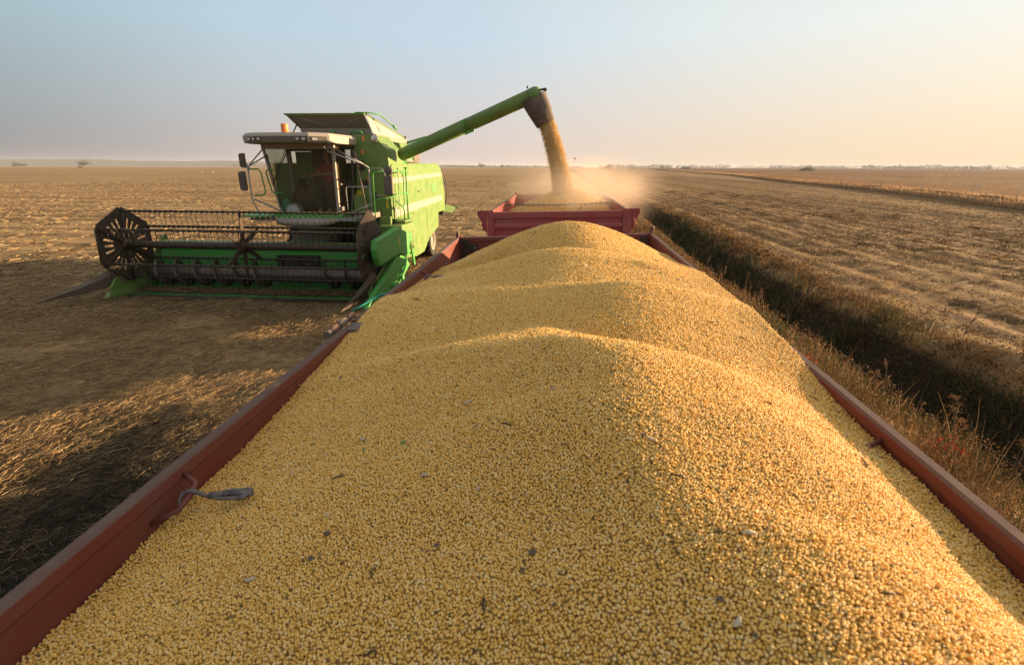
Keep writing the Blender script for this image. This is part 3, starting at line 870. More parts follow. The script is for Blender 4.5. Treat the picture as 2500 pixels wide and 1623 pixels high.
# turnbuckles bracing the sides
def turnbuckle(s, v, length, w0, swing, tail):
    ub = MB()                                             # U-shaped eye on the board
    ub.tube([(s * 1.166, v - .085, -.105), (s * 1.10, v - .045, -.085), (s * 1.085, v + .0, -.062), (s * 1.10, v + .045, -.05), (s * 1.166, v + .075, -.035)], .0085, 8)
    eye = ub.build('eye_bracket', M['red'], T1)
    d = Vector((-s * math.cos(swing), math.sin(swing), w0)).normalized()
    a = Vector((s * 1.093, v - .005, -.066))
    up = Vector((0, 0, 1)); side = d.cross(up).normalized()
    P = lambda t, k, z=0: a + d * t + side * k + up * z
    hk = MB()
    hk.tube([P(-.012, .028, -.018), P(-.022, .012, -.004), P(-.018, -.006, .012), P(.006, -.012, .013), P(.035, -.006, .008), P(.06, 0, 0), P(.085, 0, 0)], [.004, .0055, .007, .008, .007, .0065, .0065], 8)
    hk.build('hook', M['steel'], eye)
    t = MB()
    L = length
    t.tube([P(.08, 0), P(.095, .010), P(.115, .018), P(.13, .020), P(L, .020)], .0058, 8)
    t.tube([P(.08, 0), P(.095, -.010), P(.115, -.018), P(.13, -.020), P(L, -.020)], .0058, 8)
    t.rod(P(.075, 0), P(.125, 0), .012, 8); t.tube([P(L - .012, -.021), P(L + .002, -.020), P(L + .002, .020), P(L - .012, .021)], .008, 8); t.rod(P(L - .03, 0), P(L + .006, 0), .012, 8)
    t.rod(P(.12, 0), P(.165, 0), .009, 8); t.rod(P(L - .06, 0), P(L + tail, 0), .009, 8)
    t.build('turnbuckle', M['steel'], eye)


turnbuckle(-1, 1.23, .20, .10, 0.0, .02)
turnbuckle(-1, 4.25, .34, 0.10, 0.0, .12)
turnbuckle(1, 1.52, .17, .16, -.12, .02)

# --- the second trailer, being filled
H2 = 2.306
T2, T2M = trailer_frame('grain_trailer', H2, -.028, R(.217), R(-1.42), R(-.25), 11.4)
tag(T2, 'brighter red trailer further off, half filled under the harvester spout', 'trailer', 'red grain trailers')
A0, A1 = 8.66, 14.15
for s in (-1, 1):
    sb = MB().prism(side_profile(s, .56, (-.30,)), 'y', A0 + .06, A1 - .05).build('side_board', M['red2'], T2)
    MB().prism([(s * 1.2005, -.006), (s * 1.1905, .002), (s * 1.1635, .002), (s * 1.1555, -.006), (s * 1.1635, -.0005), (s * 1.1905, -.0005)], 'y', A0 + .06, A1 - .05).build('top_edge', M['rail'], sb)
    MB().prism(side_profile(s, .50, (-.2,)), 'y', A0 + .06, A1 - .05).build('lower_side', M['red2'], T2).location.z -= 0.57
    st = MB()
    for v in (9.9, 11.4, 12.9):
        st.box(min(s * 1.201, s * 1.24), max(s * 1.201, s * 1.24), v - .05, v + .05, -1.05, -.02)
    st.each('side_stake', M['red2'], sb)
rbd = MB()
rbd.box(-1.085, 1.085, A0 + .012, A0 + .05, -1.05, -.02)
rb = rbd.build('rear_board', M['red2'], T2)
m = MB()
m.prism([(A0 - .02, -.105), (A0 - .02, -.012), (A0 - .008, 0.0), (A0 + .05, 0.0), (A0 + .06, -.012), (A0 + .06, -.105)], 'x', -1.13, 1.13)
m.build('top_beam', M['red2'], rb, .004)
for z in (-.235, -.47, -.72, -.95):
    m = MB(); m.prism([(A0 + .0118, z - .055), (A0 - .034, z - .030), (A0 - .034, z + .012), (A0 - .008, z + .042), (A0 + .0118, z + .052)], 'x', -1.083, 1.083)
    m.build('stiffening_rib', M['red2'], rb)
fb = MB().prism([(A1 - .045, -1.05), (A1 - .045, -.05), (A1 - .055, -.045), (A1 - .055, 0.0), (A1, 0.0), (A1, -1.05)], 'x', -1.13, 1.13); fb.build('front_board', M['red2'], T2)
for s in (-1, 1):
    b = MB()
    b.box(min(s * 1.088, s * 1.20), max(s * 1.088, s * 1.20), A0 - .03, A0 + .058, -1.08, -.10)
    b.prism([(s * 1.10, -.099), (s * 1.06, -.01), (s * 1.10, .030), (s * 1.36, .036), (s * 1.37, -.04), (s * 1.30, -.16), (s * 1.205, -.40), (s * 1.205, -.099)] if s > 0 else
            [(s * 1.10, -.099), (s * 1.205, -.099), (s * 1.205, -.40), (s * 1.30, -.16), (s * 1.37, -.04), (s * 1.36, .036), (s * 1.10, .030), (s * 1.06, -.01)], 'y', A0 - .034, A0 - .018)
    cp = b.build('corner_post', M['red2'], T2, .004)
    q = MB(); q.rod((s * 1.27, A0 - .06, -.01), (s * 1.27, A0 + .02, -.01), .03, 10); q.tube([(s * 1.27, A0 - .05, -.02), (s * 1.25, A0 - .055, -.10), (s * 1.29, A0 - .055, -.20), (s * 1.25, A0 - .05, -.30)], .011, 6)
    q.rod((s * 1.33, A0 - .05, .0), (s * 1.33, A0 - .01, .0), .018, 8)
    q.build('latch', M['red2'], cp)
    MB().box(min(s * 1.132, s * 1.205), max(s * 1.132, s * 1.205), A1 - .048, A1 + .02, -1.08, .045).build('corner_post', M['red2'], T2, .004)
chassis(T2, A0, A1, H2, M['red2'], (9.85, 12.75))
d = MB(); d.rod((-.35, A1 - .3, .62 - H2), (0, A1 + 1.7, .60 - H2), .045, 8); d.rod((.35, A1 - .3, .62 - H2), (0, A1 + 1.7, .60 - H2), .045, 8)
d.build('drawbar', M['red2'], T2)


def chain(parent, a, b_, sag, n, r, name='tension_chain'):
    c = MB(); a = Vector(a); b_ = Vector(b_)
    L = (b_ - a).length / n
    for i in range(n):
        t = (i + .5) / n
        p = a.lerp(b_, t) + Vector((0, 0, -sag * 4 * t * (1 - t)))
        d = (b_ - a).normalized()
        up = Vector((0, 0, 1)) if i % 2 else d.cross(Vector((0, 0, 1))).normalized()
        if abs(d.z) > .9: up = Vector((1, 0, 0)) if i % 2 else Vector((0, 1, 0))
        pts = []
        for k in range(8):
            q = 2 * math.pi * k / 8
            pts.append(p + d * math.cos(q) * L * .68 + up * math.sin(q) * L * .36)
        c.tube(pts, r, 5, True)
    return c.build(name, M['post'], parent)


chain(T2, (-1.16, 11.0, -.05), (1.16, 11.0, -.04), .02, 42, .0095)
chain(T2, (.48, 11.0, -.07), (.48, 11.0, -.28), 0, 5, .0095)

# ------------------------------------------------------------------ soybean loads
HV = np.array([-1.0, 0.0, .7, 1.2, 1.8, 2.3, 3.0, 3.7, 4.4, 5.0, 5.6, 6.17])
HU = np.array([-1.165, -.75, -.35, 0.0, .25, .5, .8, 1.165])
HT = np.array([
    [-.22, -.18, -.14, -.11, -.11, -.12, -.15, -.20],
    [-.15, -.08, .01, .09, .13, .12, .04, -.10],
    [-.14, -.06, .04, .13, .18, .17, .07, -.105],
    [-.13, -.05, .07, .17, .215, .19, .08, -.11],
    [-.10, -.01, .11, .215, .26, .225, .12, -.055],
    [-.105, -.03, .05, .125, .17, .17, .12, .035],
    [-.02, .03, .10, .155, .195, .205, .16, .06],
    [-.05, .03, .105, .15, .175, .17, .13, .055],
    [-.135, .00, .12, .20, .225, .20, .12, .0],
    [-.17, .00, .18, .29, .30, .25, .12, -.07],
    [-.205, -.06, .09, .17, .18, .13, .02, -.15],
    [-.28, -.17, -.06, .00, .01, -.03, -.12, -.28]])


def _cr(xk, Y, x):
    """Catmull-Rom through rows Y at knots xk, evaluated at x (vector); returns rows."""
    i = np.clip(np.searchsorted(xk, x) - 1, 0, len(xk) - 2)
    h = xk[i + 1] - xk[i]; t = (x - xk[i]) / h
    d = np.gradient(Y, xk, axis=0)
    sh = (slice(None),) + (None,) * (Y.ndim - 1)
    t = t[sh]; h = h[sh]
    return ((2 * t**3 - 3 * t**2 + 1) * Y[i] + (t**3 - 2 * t**2 + t) * h * d[i] + (-2 * t**3 + 3 * t**2) * Y[i + 1] + (t**3 - t**2) * h * d[i + 1])


_fu = np.linspace(HU[0], HU[-1], 160); _fv = np.linspace(HV[0], HV[-1], 480)
_G = _cr(HV, _cr(HU, HT.T, _fu).T, _fv)                       # (v, u)


CONES = [(.60, .55, .115, .38, .06), (.66, 1.45, .115, .42, .06), (.66, 3.75, .150, .40, .06)]
RU = [-1.163, -.75, -.35, 0.0, .25, .45, .8, 1.163]
# overlapping ridges left by the moving spout: crest line v(u), crest height, near slope, far slope, rounding
RIDGES = [
    (lambda u: 1.02 + .30 * (.40 - u), [-.32, -.21, -.10, .02, .105, .170, .085, -.15], [.06] * 8, [.28, .28, .28, .30, .36, .40, .36, .3], .05),
    (lambda u: 1.78 + .42 * np.maximum(.27 - u, 0) + .02 * np.maximum(u - .27, 0), [-.13, -.02, .10, .20, .262, .225, .125, -.085], [.02, .04, .08, .12, .14, .13, .09, .06], [.22, .22, .24, .28, .42, .46, .44, .36], .09),
    (lambda u: 3.00 + .13 * (.43 - u), [.02, .08, .125, .150, .175, .205, .135, .05], [.12, .13, .14, .14, .13, .12, .11, .12], [.20, .20, .21, .24, .30, .38, .40, .36], .11),
    (lambda u: 4.05 + .18 * (.14 - u), [-.09, .02, .13, .205, .21, .185, .13, .025], [.03, .04, .06, .08, .08, .08, .07, .05], [.16, .18, .22, .28, .30, .34, .34, .34], .07),
    (lambda u: 4.98 + .10 * np.abs(u - .24), [-.17, .0, .175, .285, .318, .28, .13, -.06], [.04, .10, .18, .22, .22, .2, .14, .05], [.31] * 8, .09)]


def heap1(u, v):
    u = np.asarray(u, float); v = np.asarray(v, float)
    a = np.clip((u - _fu[0]) / (_fu[1] - _fu[0]), 0, len(_fu) - 1.001); b_ = np.clip((v - _fv[0]) / (_fv[1] - _fv[0]), 0, len(_fv) - 1.001)
    i, j = a.astype(int), b_.astype(int); fa, fb_ = a - i, b_ - j
    z = (_G[j, i] * (1 - fa) + _G[j, i + 1] * fa) * (1 - fb_) + (_G[j + 1, i] * (1 - fa) + _G[j + 1, i + 1] * fa) * fb_
    z = z - .02 - .09 * np.clip(1 - (u / 1.165) ** 2, 0, 1)
    wob = .06 * vnoise(u * 2.1 + 7, v * 2.1, 73)
    K = 90.0
    acc = np.exp(K * z)
    for (cu, cv, ch, sl, rr) in CONES:
        acc = acc + np.exp(K * (ch - sl * (np.sqrt((u - cu + wob) ** 2 + (v - cv - wob) ** 2 + rr * rr) - rr)))
    us = u + .5 * wob + .16 * vnoise(v * 2.3, u * 0 + 5, 74) + .10 * vnoise(v * 5.1, u * 1.5 + 5, 75)
    for (fv, hk, snk, sfk, rr) in RIDGES:
        d = v - fv(u) + wob; sn = np.interp(u, RU, snk); sf = np.interp(u, RU, sfk)
        # crest heights are rounded across the load as well
        h = sum(w_ * np.interp(us + o_, RU, hk) for o_, w_ in ((-.12, .2), (-.06, .2), (0, .2), (.06, .2), (.12, .2)))
        acc = acc + np.exp(K * (h - ((sf - sn) / 2 * d + (sf + sn) / 2 * (np.sqrt(d * d + rr * rr) - rr))))
    z = np.log(acc) / K - .006
    return z + .010 * vnoise(u * 1.6 + 3, v * 1.9, 71) + .008 * vnoise(u * 5, v * 4.4, 72)


def heap2(u, v):
    u = np.asarray(u); v = np.asarray(v)
    d = np.sqrt(((u - .20) / 1.0) ** 2 + ((v - 12.1) / np.where(v < 12.1, .95, 1.3)) ** 2 + .012)
    z = .29 - .40 * d
    return np.maximum(z, -.30 + .05 * vnoise(u * 2, v * 2, 81)) + .02 * vnoise(u * 4, v * 4, 82)


def bean_nodes(mat, bed):
    ng = bpy.data.node_groups.new("soybeans", 'GeometryNodeTree')
    ng.interface.new_socket("Geometry", in_out='INPUT', socket_type='NodeSocketGeometry')
    ng.interface.new_socket("Geometry", in_out='OUTPUT', socket_type='NodeSocketGeometry')
    gi = ng.nodes.new("NodeGroupInput"); go = ng.nodes.new("NodeGroupOutput")
    ico = ng.nodes.new("GeometryNodeMeshIcoSphere"); ico.inputs["Radius"].default_value = 1.0; ico.inputs["Subdivisions"].default_value = 2
    ss = ng.nodes.new("GeometryNodeSetShadeSmooth"); ng.links.new(ico.outputs["Mesh"], ss.inputs["Geometry"])
    sm = ng.nodes.new("GeometryNodeSetMaterial"); sm.inputs["Material"].default_value = mat; ng.links.new(ss.outputs["Geometry"], sm.inputs["Geometry"])
    def attr(nm, t):
        a = ng.nodes.new("GeometryNodeInputNamedAttribute"); a.data_type = t; a.inputs["Name"].default_value = nm
        return a.outputs["Attribute"]
    ip = ng.nodes.new("GeometryNodeInstanceOnPoints")
    ng.links.new(gi.outputs[0], ip.inputs["Points"]); ng.links.new(sm.outputs["Geometry"], ip.inputs["Instance"])
    cmp_ = ng.nodes.new("FunctionNodeCompare"); cmp_.data_type = 'FLOAT'; cmp_.operation = 'GREATER_THAN'; cmp_.inputs[1].default_value = 0.5
    ng.links.new(attr("is_bean", 'FLOAT'), cmp_.inputs[0]); ng.links.new(cmp_.outputs[0], ip.inputs["Selection"])
    ng.links.new(attr("turn", 'FLOAT_VECTOR'), ip.inputs["Rotation"]); ng.links.new(attr("size", 'FLOAT_VECTOR'), ip.inputs["Scale"])
    jn = ng.nodes.new("GeometryNodeJoinGeometry")
    ng.links.new(ip.outputs[0], jn.inputs[0]); ng.links.new(gi.outputs[0], jn.inputs[0])
    ng.links.new(jn.outputs[0], go.inputs[0])
    return ng


BN = bean_nodes(M['bean'], None)


def bean_heap(name, surf_v, surf_f, pts, radius, Mx, label, cat, bed=None, nodes=None):
    """The surface mesh of a load with single beans set on it."""
    nb, ns = len(pts), len(surf_v)
    V = np.concatenate([surf_v, pts])
    o = mesh_np(name, V, surf_f, 4, bed or M['bean_bed'], {'is_bean': np.concatenate([np.zeros(ns), np.ones(nb)])}, smooth=True)
    for nm, arr in (('turn', RNG.uniform(0, 6.28, (nb, 3))), ('size', np.stack([radius * RNG.uniform(.98, 1.10, nb), radius * RNG.uniform(.88, 1.0, nb), radius * RNG.uniform(.82, .96, nb)], 1))):
        at = o.data.attributes.new(nm, 'FLOAT_VECTOR', 'POINT')
        at.data.foreach_set("vector", np.concatenate([np.zeros((ns, 3)), arr]).astype(np.float32).ravel())
    md = o.modifiers.new("soybeans", 'NODES'); md.node_group = nodes or BN
    o.matrix_world = Mx
    return tag(o, label, cat, kind='stuff')


def lattice(u0, u1, vlist, spacing_at, hf):
    P, Rr = [], []
    v = vlist[0]; row = 0
    while v < vlist[1]:
        s = spacing_at(v)
        u = np.arange(u0, u1, s) + (row % 2) * s * .5
        u = u + RNG.uniform(-.33, .33, len(u)) * s; vv = v + RNG.uniform(-.33, .33, len(u)) * s
        P.append(np.stack([u, vv, np.zeros(len(u))], 1)); Rr.append(np.full(len(u), s * .50))
        v += s * .90; row += 1
    P = np.concatenate(P); Rr = np.concatenate(Rr)
    P[:, 2] = hf(P[:, 0], P[:, 1])
    return P, Rr


def soy_load(name, hf, u0, u1, v0, v1, nu, nv, sp, beans_v, Mx, label):
    uu, vv = np.meshgrid(np.linspace(u0, u1, nu), np.linspace(v0, v1, nv))
    zz = hf(uu, vv) - .0045
    ii = np.arange(nu * nv).reshape(nv, nu)
    q = np.stack([ii[:-1, :-1], ii[:-1, 1:], ii[1:, 1:], ii[1:, :-1]], -1).reshape(-1)
    P, Rr = lattice(u0 + .004, u1 - .004, beans_v, sp, hf)
    P[:, 2] += RNG.uniform(-.0028, .0020, len(P))
    # a scatter of loose beans lying on top
    k = RNG.random(len(P)) < .07
    top = P[k] + RNG.uniform(-.004, .004, (k.sum(), 3)); top[:, 2] = P[k][:, 2] + .0055
    P = np.concatenate([P, top]); Rr = np.concatenate([Rr, Rr[k] * .98])
    return bean_heap(name, np.stack([uu, vv, zz], -1).reshape(-1, 3), q, P, Rr, Mx, label, 'soybeans')


soy_load('soybean_heap', heap1, -1.163, 1.163, -.8, 6.14, 120, 360, lambda v: .0067 if v < 1.6 else .0067 + .0008 * (v - 1.6), (.3, 6.14), T1M,
         'golden soybeans heaped above the sides of the near trailer')
soy_load('soybean_heap', heap2, -1.163, 1.163, A0 + .07, A1 - .06, 70, 150, lambda v: .019, (A0 + .08, A1 - .07), T2M,
         'smaller dusty cone of soybeans under the falling stream in the further trailer')

# soybeans falling from the spout
path = [(-.36, 11.8, 4.08), (-.30, 11.8, 3.97), (-.16, 11.8, 3.64), (-.06, 11.8, 3.30), (.04, 11.8, 2.93), (.10, 11.8, 2.50)]
pv = np.array(path); tt = np.linspace(0, 1, 60)
seg = np.linspace(0, 1, len(path))
cx = np.interp(tt, seg, pv[:, 0]); cz = np.interp(tt, seg, pv[:, 2])
cx = np.convolve(np.pad(cx, 4, mode='edge'), np.ones(9) / 9, 'valid')
NK = 28
vv, ff = [], []
for i in range(60):
    wv = .122 + .035 * tt[i]
    for k in range(NK):
        a = 2 * math.pi * k / NK
        rr = wv * (1 + .30 * float(vnoise(np.array(a * 1.6), np.array(tt[i] * 9.0), 91)) + .22 * float(vnoise(np.array(a * 4), np.array(tt[i] * 22.0), 92)))
        vv.append((cx[i] + math.cos(a) * rr, 11.8 + math.sin(a) * rr * .8, cz[i]))
for i in range(59):
    for k in range(NK):
        ff += [i * NK + k, i * NK + (k + 1) % NK, (i + 1) * NK + (k + 1) % NK, (i + 1) * NK + k]
nb = 26000
ti = RNG.uniform(0, 1, nb); ang = RNG.uniform(0, 6.283, nb)
rad = (.122 + .035 * ti) * (0.84 + np.abs(RNG.normal(0, .30, nb)))
bp_ = np.stack([np.interp(ti, tt, cx) + np.cos(ang) * rad, 11.8 + np.sin(ang) * rad * .8, np.interp(ti, tt, cz)], 1)
bean_heap('falling_soybeans', np.array(vv), np.array(ff), bp_, np.full(nb, .0085), Matrix.Identity(4), 'thick stream of soybeans pouring from the spout into the further trailer', 'soybeans', M['stream'], bean_nodes(M['stream'], None))

# ------------------------------------------------------------------ the combine harvester
CH_ORG = (-6.0, 15.5, 0.0)
CB = empty('combine_harvester', CH_ORG)
tag(CB, 'dusty green combine harvester unloading soybeans into the further trailer', 'harvester')

# body: side skins as a prism seen from the side (y, z)
side = [(13.62, 1.45), (13.62, 3.12), (18.55, 3.16), (19.0, 3.02), (19.28, 2.78), (19.42, 2.45), (19.60, 2.1), (19.55, 1.45)]
body = MB().prism(side, 'x', -7.7, -4.34).build('body', M['green'], CB, .02)
skirt = [(13.25, .62), (13.25, 1.449), (18.36, 1.449), (18.30, .95), (16.95, .72), (16.2, .38), (15.3, .38)]
MB().prism(skirt, 'x', -4.75, -4.34).build('side_skirt', M['green'], CB, .01)
MB().prism([(15.2, .7), (15.2, 1.448), (18.9, 1.448), (18.2, .9)], 'x', -7.2, -4.76).build('threshing_housing', M['dark_steel'], CB)
# side panels standing proud of the body, with their cream stripes
pan = MB(); pan.prism([(13.24, 1.70), (13.24, 3.10), (18.56, 3.14), (18.56, 1.72)], 'x', -4.337, -4.30); up = pan.build('side_panel', M['green'], CB, .006)
pan = MB(); pan.prism([(13.3, .66), (13.3, 1.62), (18.50, 1.64), (18.34, 1.42), (18.28, .98), (16.95, .75), (16.18, .42), (15.35, .42)], 'x', -4.337, -4.325); pan.build('side_panel', M['green'], CB, .004)
for (y0, y1, z0, z1, z2, z3) in ((13.245, 18.555, 2.62, 2.76, 2.72, 2.85), (13.245, 18.555, 1.76, 2.00, 1.86, 2.06)):
    MB().prism([(y0, z0), (y0, z1), (y1, z3), (y1, z2)], 'x', -4.302, -4.290).build('stripe', M['stripe'], up)
for (a, b_, c, d) in ((2.715, 2.845, 2.70, 2.82), (1.86, 2.06, 1.86, 2.04)):
    MB().prism([(18.60, a), (18.60, b_), (19.1, d), (19.1, c)], 'x', -4.338, -4.330).build('stripe', M['stripe'], body)
s = MB()
for y in (14.0, 16.4):
    s.box(-4.289, -4.286, y - .006, y + .006, 2.66, 2.80)
for y in (13.5, 15.0, 16.5, 18.2):
    s.rod((-4.301, y, 1.73), (-4.285, y, 1.73), .018, 8)
s.each('panel_clip', M['black'], up)
m = MB()
for (y, z) in ((15.5, .85), (15.5, .70), (16.6, .95), (16.3, .55), (18.2, 1.05)):
    m.box(-4.3245, -4.321, y - .025, y + .025, z - .05, z + .05)
m.each('warning_sticker', M['yellow'], body)
for y_ in (14.9, 16.7):
    MB().box(-4.2995, -4.2975, y_ - .008, y_ + .008, 2.07, 2.60).build('panel_seam', M['black'], up)
    MB().box(-4.3245, -4.3225, y_ - .008, y_ + .008, .72 if y_ > 15 else .66, 1.60).build('panel_seam', M['black'], body)
for i_ in range(5):
    MB().hexa([(-4.30, 17.4, 2.22 + .06 * i_), (-4.285, 17.4, 2.22 + .06 * i_), (-4.285, 18.2, 2.22 + .06 * i_), (-4.30, 18.2, 2.22 + .06 * i_), (-4.30, 17.4, 2.245 + .06 * i_), (-4.296, 17.4, 2.245 + .06 * i_), (-4.296, 18.2, 2.245 + .06 * i_), (-4.30, 18.2, 2.245 + .06 * i_)]).build('louvre', M['green_dark'], up)
MB().box(-4.2995, -4.28, 15.6, 15.78, 2.30, 2.34).build('panel_handle', M['black'], up)
# rear hood edge, rods, tail flap
q = MB(); q.tube([(-4.33, 19.5, 2.5), (-4.28, 19.75, 2.2), (-4.30, 19.55, 1.7)], .018, 6); q.tube([(-4.30, 19.62, 2.6), (-4.26, 19.72, 2.35)], .014, 6)
q.each('gas_strut', M['black'], body)
fl = MB(); fl.plate([(-4.42, 19.6, 1.38), (-4.14, 19.87, 1.315), (-4.01, 20.2, 1.50), (-4.37, 19.9, 1.64)], .03)
fl.tube([(-4.16, 20.1, 1.58), (-3.98, 20.2, 1.53), (-3.88, 20.2, 1.49)], .022, 6)
fl.build('tail_flap', M['green'], CB)
MB().box(-4.8, -4.40, 19.45, 19.6, 1.28, 1.42).build('flap_hinge', M['dark_steel'], CB)

# tower on the right front corner, with its bevelled shoulder
tw = [(-5.22, 1.72), (-4.33, 1.72), (-4.33, 3.14), (-4.36, 3.47), (-4.70, 3.81), (-5.22, 3.81)]
t = MB().prism(tw, 'y', 13.13, 14.35); tower = t.build('front_tower', M['green'], CB, .015)
r = MB(); r.prism([(-5.22, 3.50), (-4.33, 3.50), (-4.40, 3.66), (-4.75, 3.72), (-5.22, 3.72)], 'y', 14.352, 16.2); r.build('tank_shoulder', M['green'], CB, .012)
b = MB()
for (x, z) in ((-5.0, 3.40), (-4.9, 2.72), (-4.95, 3.72)):
    b.box(x - .03, x + .03, 13.122, 13.129, z - .06, z + .06)
b.each('warning_sticker', M['orange'], tower)
MB().box(-4.47, -4.42, 13.120, 13.129, 2.0, 2.32).build('yellow_marker', M['yellow'], tower)
MB().box(-4.78, -4.70, 13.11, 13.129, 2.22, 2.42).build('socket_box', M['black'], tower)
b = MB()
for i in range(6): b.rod((-5.15 + .16 * i, 13.13, 3.1), (-5.15 + .16 * i, 13.112, 3.1), .012, 6)
b.each('bolt', M['black'], tower)
lg = MB(); lg.box(-5.12, -4.92, 13.06, 13.128, 2.55, 2.72); lg.box(-5.14, -4.97, 13.08, 13.128, 2.95, 3.18); lg.each('control_box', M['black'], tower, .01)
# work lamp on the shoulder
l = MB(); l.lathe((-4.62, 13.02, 3.72), 'y', [(.12, .03), (.10, .055), (.03, .08), (0, .088), (-.006, .085)], 18); l.rod((-4.62, 13.08, 3.66), (-4.60, 13.2, 3.60), .018, 6)
wl = l.build('work_lamp', M['grey_panel'], tower); MB().lathe((-4.62, 13.012, 3.72), 'y', [(0, .083), (-.012, .05), (-.018, .001)], 16).build('lens', M['lamp'], wl)

# grain tank extension: upright band, then flaps opening outwards
MB().box(-7.0, -4.78, 13.62, 16.4, 3.55, 3.86).build('grain_tank', M['tank'], CB, .01)
a = MB(); a.plate([(-6.78, 13.60, 3.80), (-4.86, 13.60, 3.80), (-4.90, 13.58, 3.98), (-6.80, 13.58, 3.98)], .02)
bandp = a.build('tank_band', M['tank'], CB)
a = MB(); a.plate([(-6.80, 13.57, 3.985), (-4.90, 13.57, 3.985), (-4.96, 13.36, 4.30), (-7.04, 13.36, 4.30)], .018)
fp = a.build('tank_flap', M['tank_in'], CB)
a = MB(); a.prism([(13.32, 4.285), (13.30, 4.33), (13.40, 4.335), (13.40, 4.29)], 'x', -7.06, -4.95); a.build('flap_rim', M['green'], fp)
a = MB()
for x0, x1 in ((-6.7, -6.0), (-5.1, -5.7)):
    a.tube([(x0, 13.385, 4.24), (x1, 13.54, 4.02)], .012, 6)
a.build('stiffener', M['tank'], fp)
a = MB(); a.plate([(-4.80, 13.60, 3.80), (-4.78, 16.0, 3.80), (-4.74, 16.0, 3.87), (-4.93, 13.42, 4.29), (-4.88, 13.56, 3.98)], .014)
sf = a.build('tank_flap', M['cream'], CB)
a = MB(); a.tube([(-4.93, 13.40, 4.31), (-4.74, 16.02, 3.88)], .022, 6); a.build('flap_rim', M['green'], sf)
a = MB(); a.tube([(-5.2, 13.36, 4.345), (-4.85, 13.5, 4.35), (-4.70, 13.8, 4.33), (-4.50, 14.2, 4.10), (-4.44, 14.3, 4.03)], .018, 6); a.tube([(-4.50, 14.2, 4.10), (-4.44, 14.32, 4.01)], .03, 8)
a.build('handle', M['green_dark'], sf)
a = MB(); a.plate([(-7.0, 13.6, 3.84), (-7.0, 16.3, 3.84), (-7.08, 16.3, 3.92), (-7.08, 13.7, 3.92)], .014); a.build('tank_flap', M['tank'], CB)
a = MB(); a.plate([(-7.0, 16.35, 3.84), (-4.8, 16.35, 3.84), (-4.8, 16.5, 3.95), (-7.0, 16.5, 3.95)], .014); a.build('tank_flap', M['tank'], CB)
a = MB(); a.rod((-6.83, 13.50, 4.10), (-6.90, 13.3, 3.82), .016, 6); a.each('gas_strut', M['black'], CB)
# green fittings in front of the tank
a = MB(); a.box(-5.95, -5.86, 13.50, 13.57, 3.80, 3.94); a.tube([(-5.4, 13.5, 3.80), (-5.4, 13.45, 3.9), (-5.1, 13.45, 3.9), (-5.1, 13.5, 3.80)], .02, 6); a.each('tank_fitting', M['green_dark'], CB)

# engine deck behind the tower: hoses, pipes and the rotary screen
a = MB(); a.box(-5.6, -4.5, 14.9, 15.3, 3.13, 3.5); a.box(-5.5, -4.7, 15.6, 17.4, 3.16, 3.42); a.box(-5.0, -4.9, 15.2, 15.35, 3.16, 3.62)
eng = a.build('engine', M['green_dark'], CB, .01)
a = MB()
for k in range(7):
    x = -4.45 - .05 * k; y = 14.5 + .28 * k
    a.tube([(x, y, 3.14), (x - .02, y + .05, 3.24 + .03 * (k % 3)), (x - .1, y + .35, 3.30 + .05 * (k % 2)), (x + .03, y + .7, 3.20), (x, y + .8, 3.13)], .022, 6)
a.each('hose', M['stripe'], eng)
a = MB(); a.lathe((-4.9, 17.0, 3.28), 'x', [(-.25, .30), (-.1, .36), (.2, .36), (.26, .30), (.27, .02)], 22); a.build('rotary_screen', M['post'], eng)

# unloading auger
pA, pB = Vector((-4.02, 13.75, 3.40)), Vector((-.62, 11.80, 4.50))
ax = (pB - pA).normalized()
a = MB(); a.tube([pA - ax * .2, pA + ax * .05, pA + ax * 2.2], .160, 20); a.tube([pA + ax * 2.18, pB], .154, 20)
aug = a.build('unloading_auger', M['green'], CB)
a = MB()
for t in (.10, 2.18):
    a.tube([pA + ax * t, pA + ax * (t + .03)], .164, 20)
a.plate([pA + ax * .02 + Vector((0, 0, .20)), pA + ax * .75 + Vector((0, 0, .165)), pA + ax * .75 + Vector((0, 0, .185)), pA + ax * .02 + Vector((0, 0, .26))], .03)
a.plate([pA + ax * 2.0 + Vector((.1, -.12, -.13)), pA + ax * 2.3 + Vector((.1, -.12, -.13)), pA + ax * 2.3 + Vector((.1, -.12, -.17)), pA + ax * 2.0 + Vector((.1, -.12, -.17))], .02)
a.each('flange', M['green_dark'], aug)
a = MB(); a.tube([pB - ax * .02, pB + ax * .10, pB + ax * .18, pB + ax * .23], [.160, .160, .135, .05], 18); a.build('end_cap', M['green'], aug)
a = MB(); e_ = pB + ax * .2; a.rod(e_ + Vector((0, 0, .05)), e_ + Vector((.12, 0, .07)), .022, 8); a.rod(e_ + Vector((.10, 0, .07)), e_ + Vector((.15, 0, .04)), .035, 8); a.rod(pB + Vector((-.1, 0, .15)), pB + Vector((-.1, 0, .20)), .02, 6)
a.each('end_bracket', M['black'], aug)
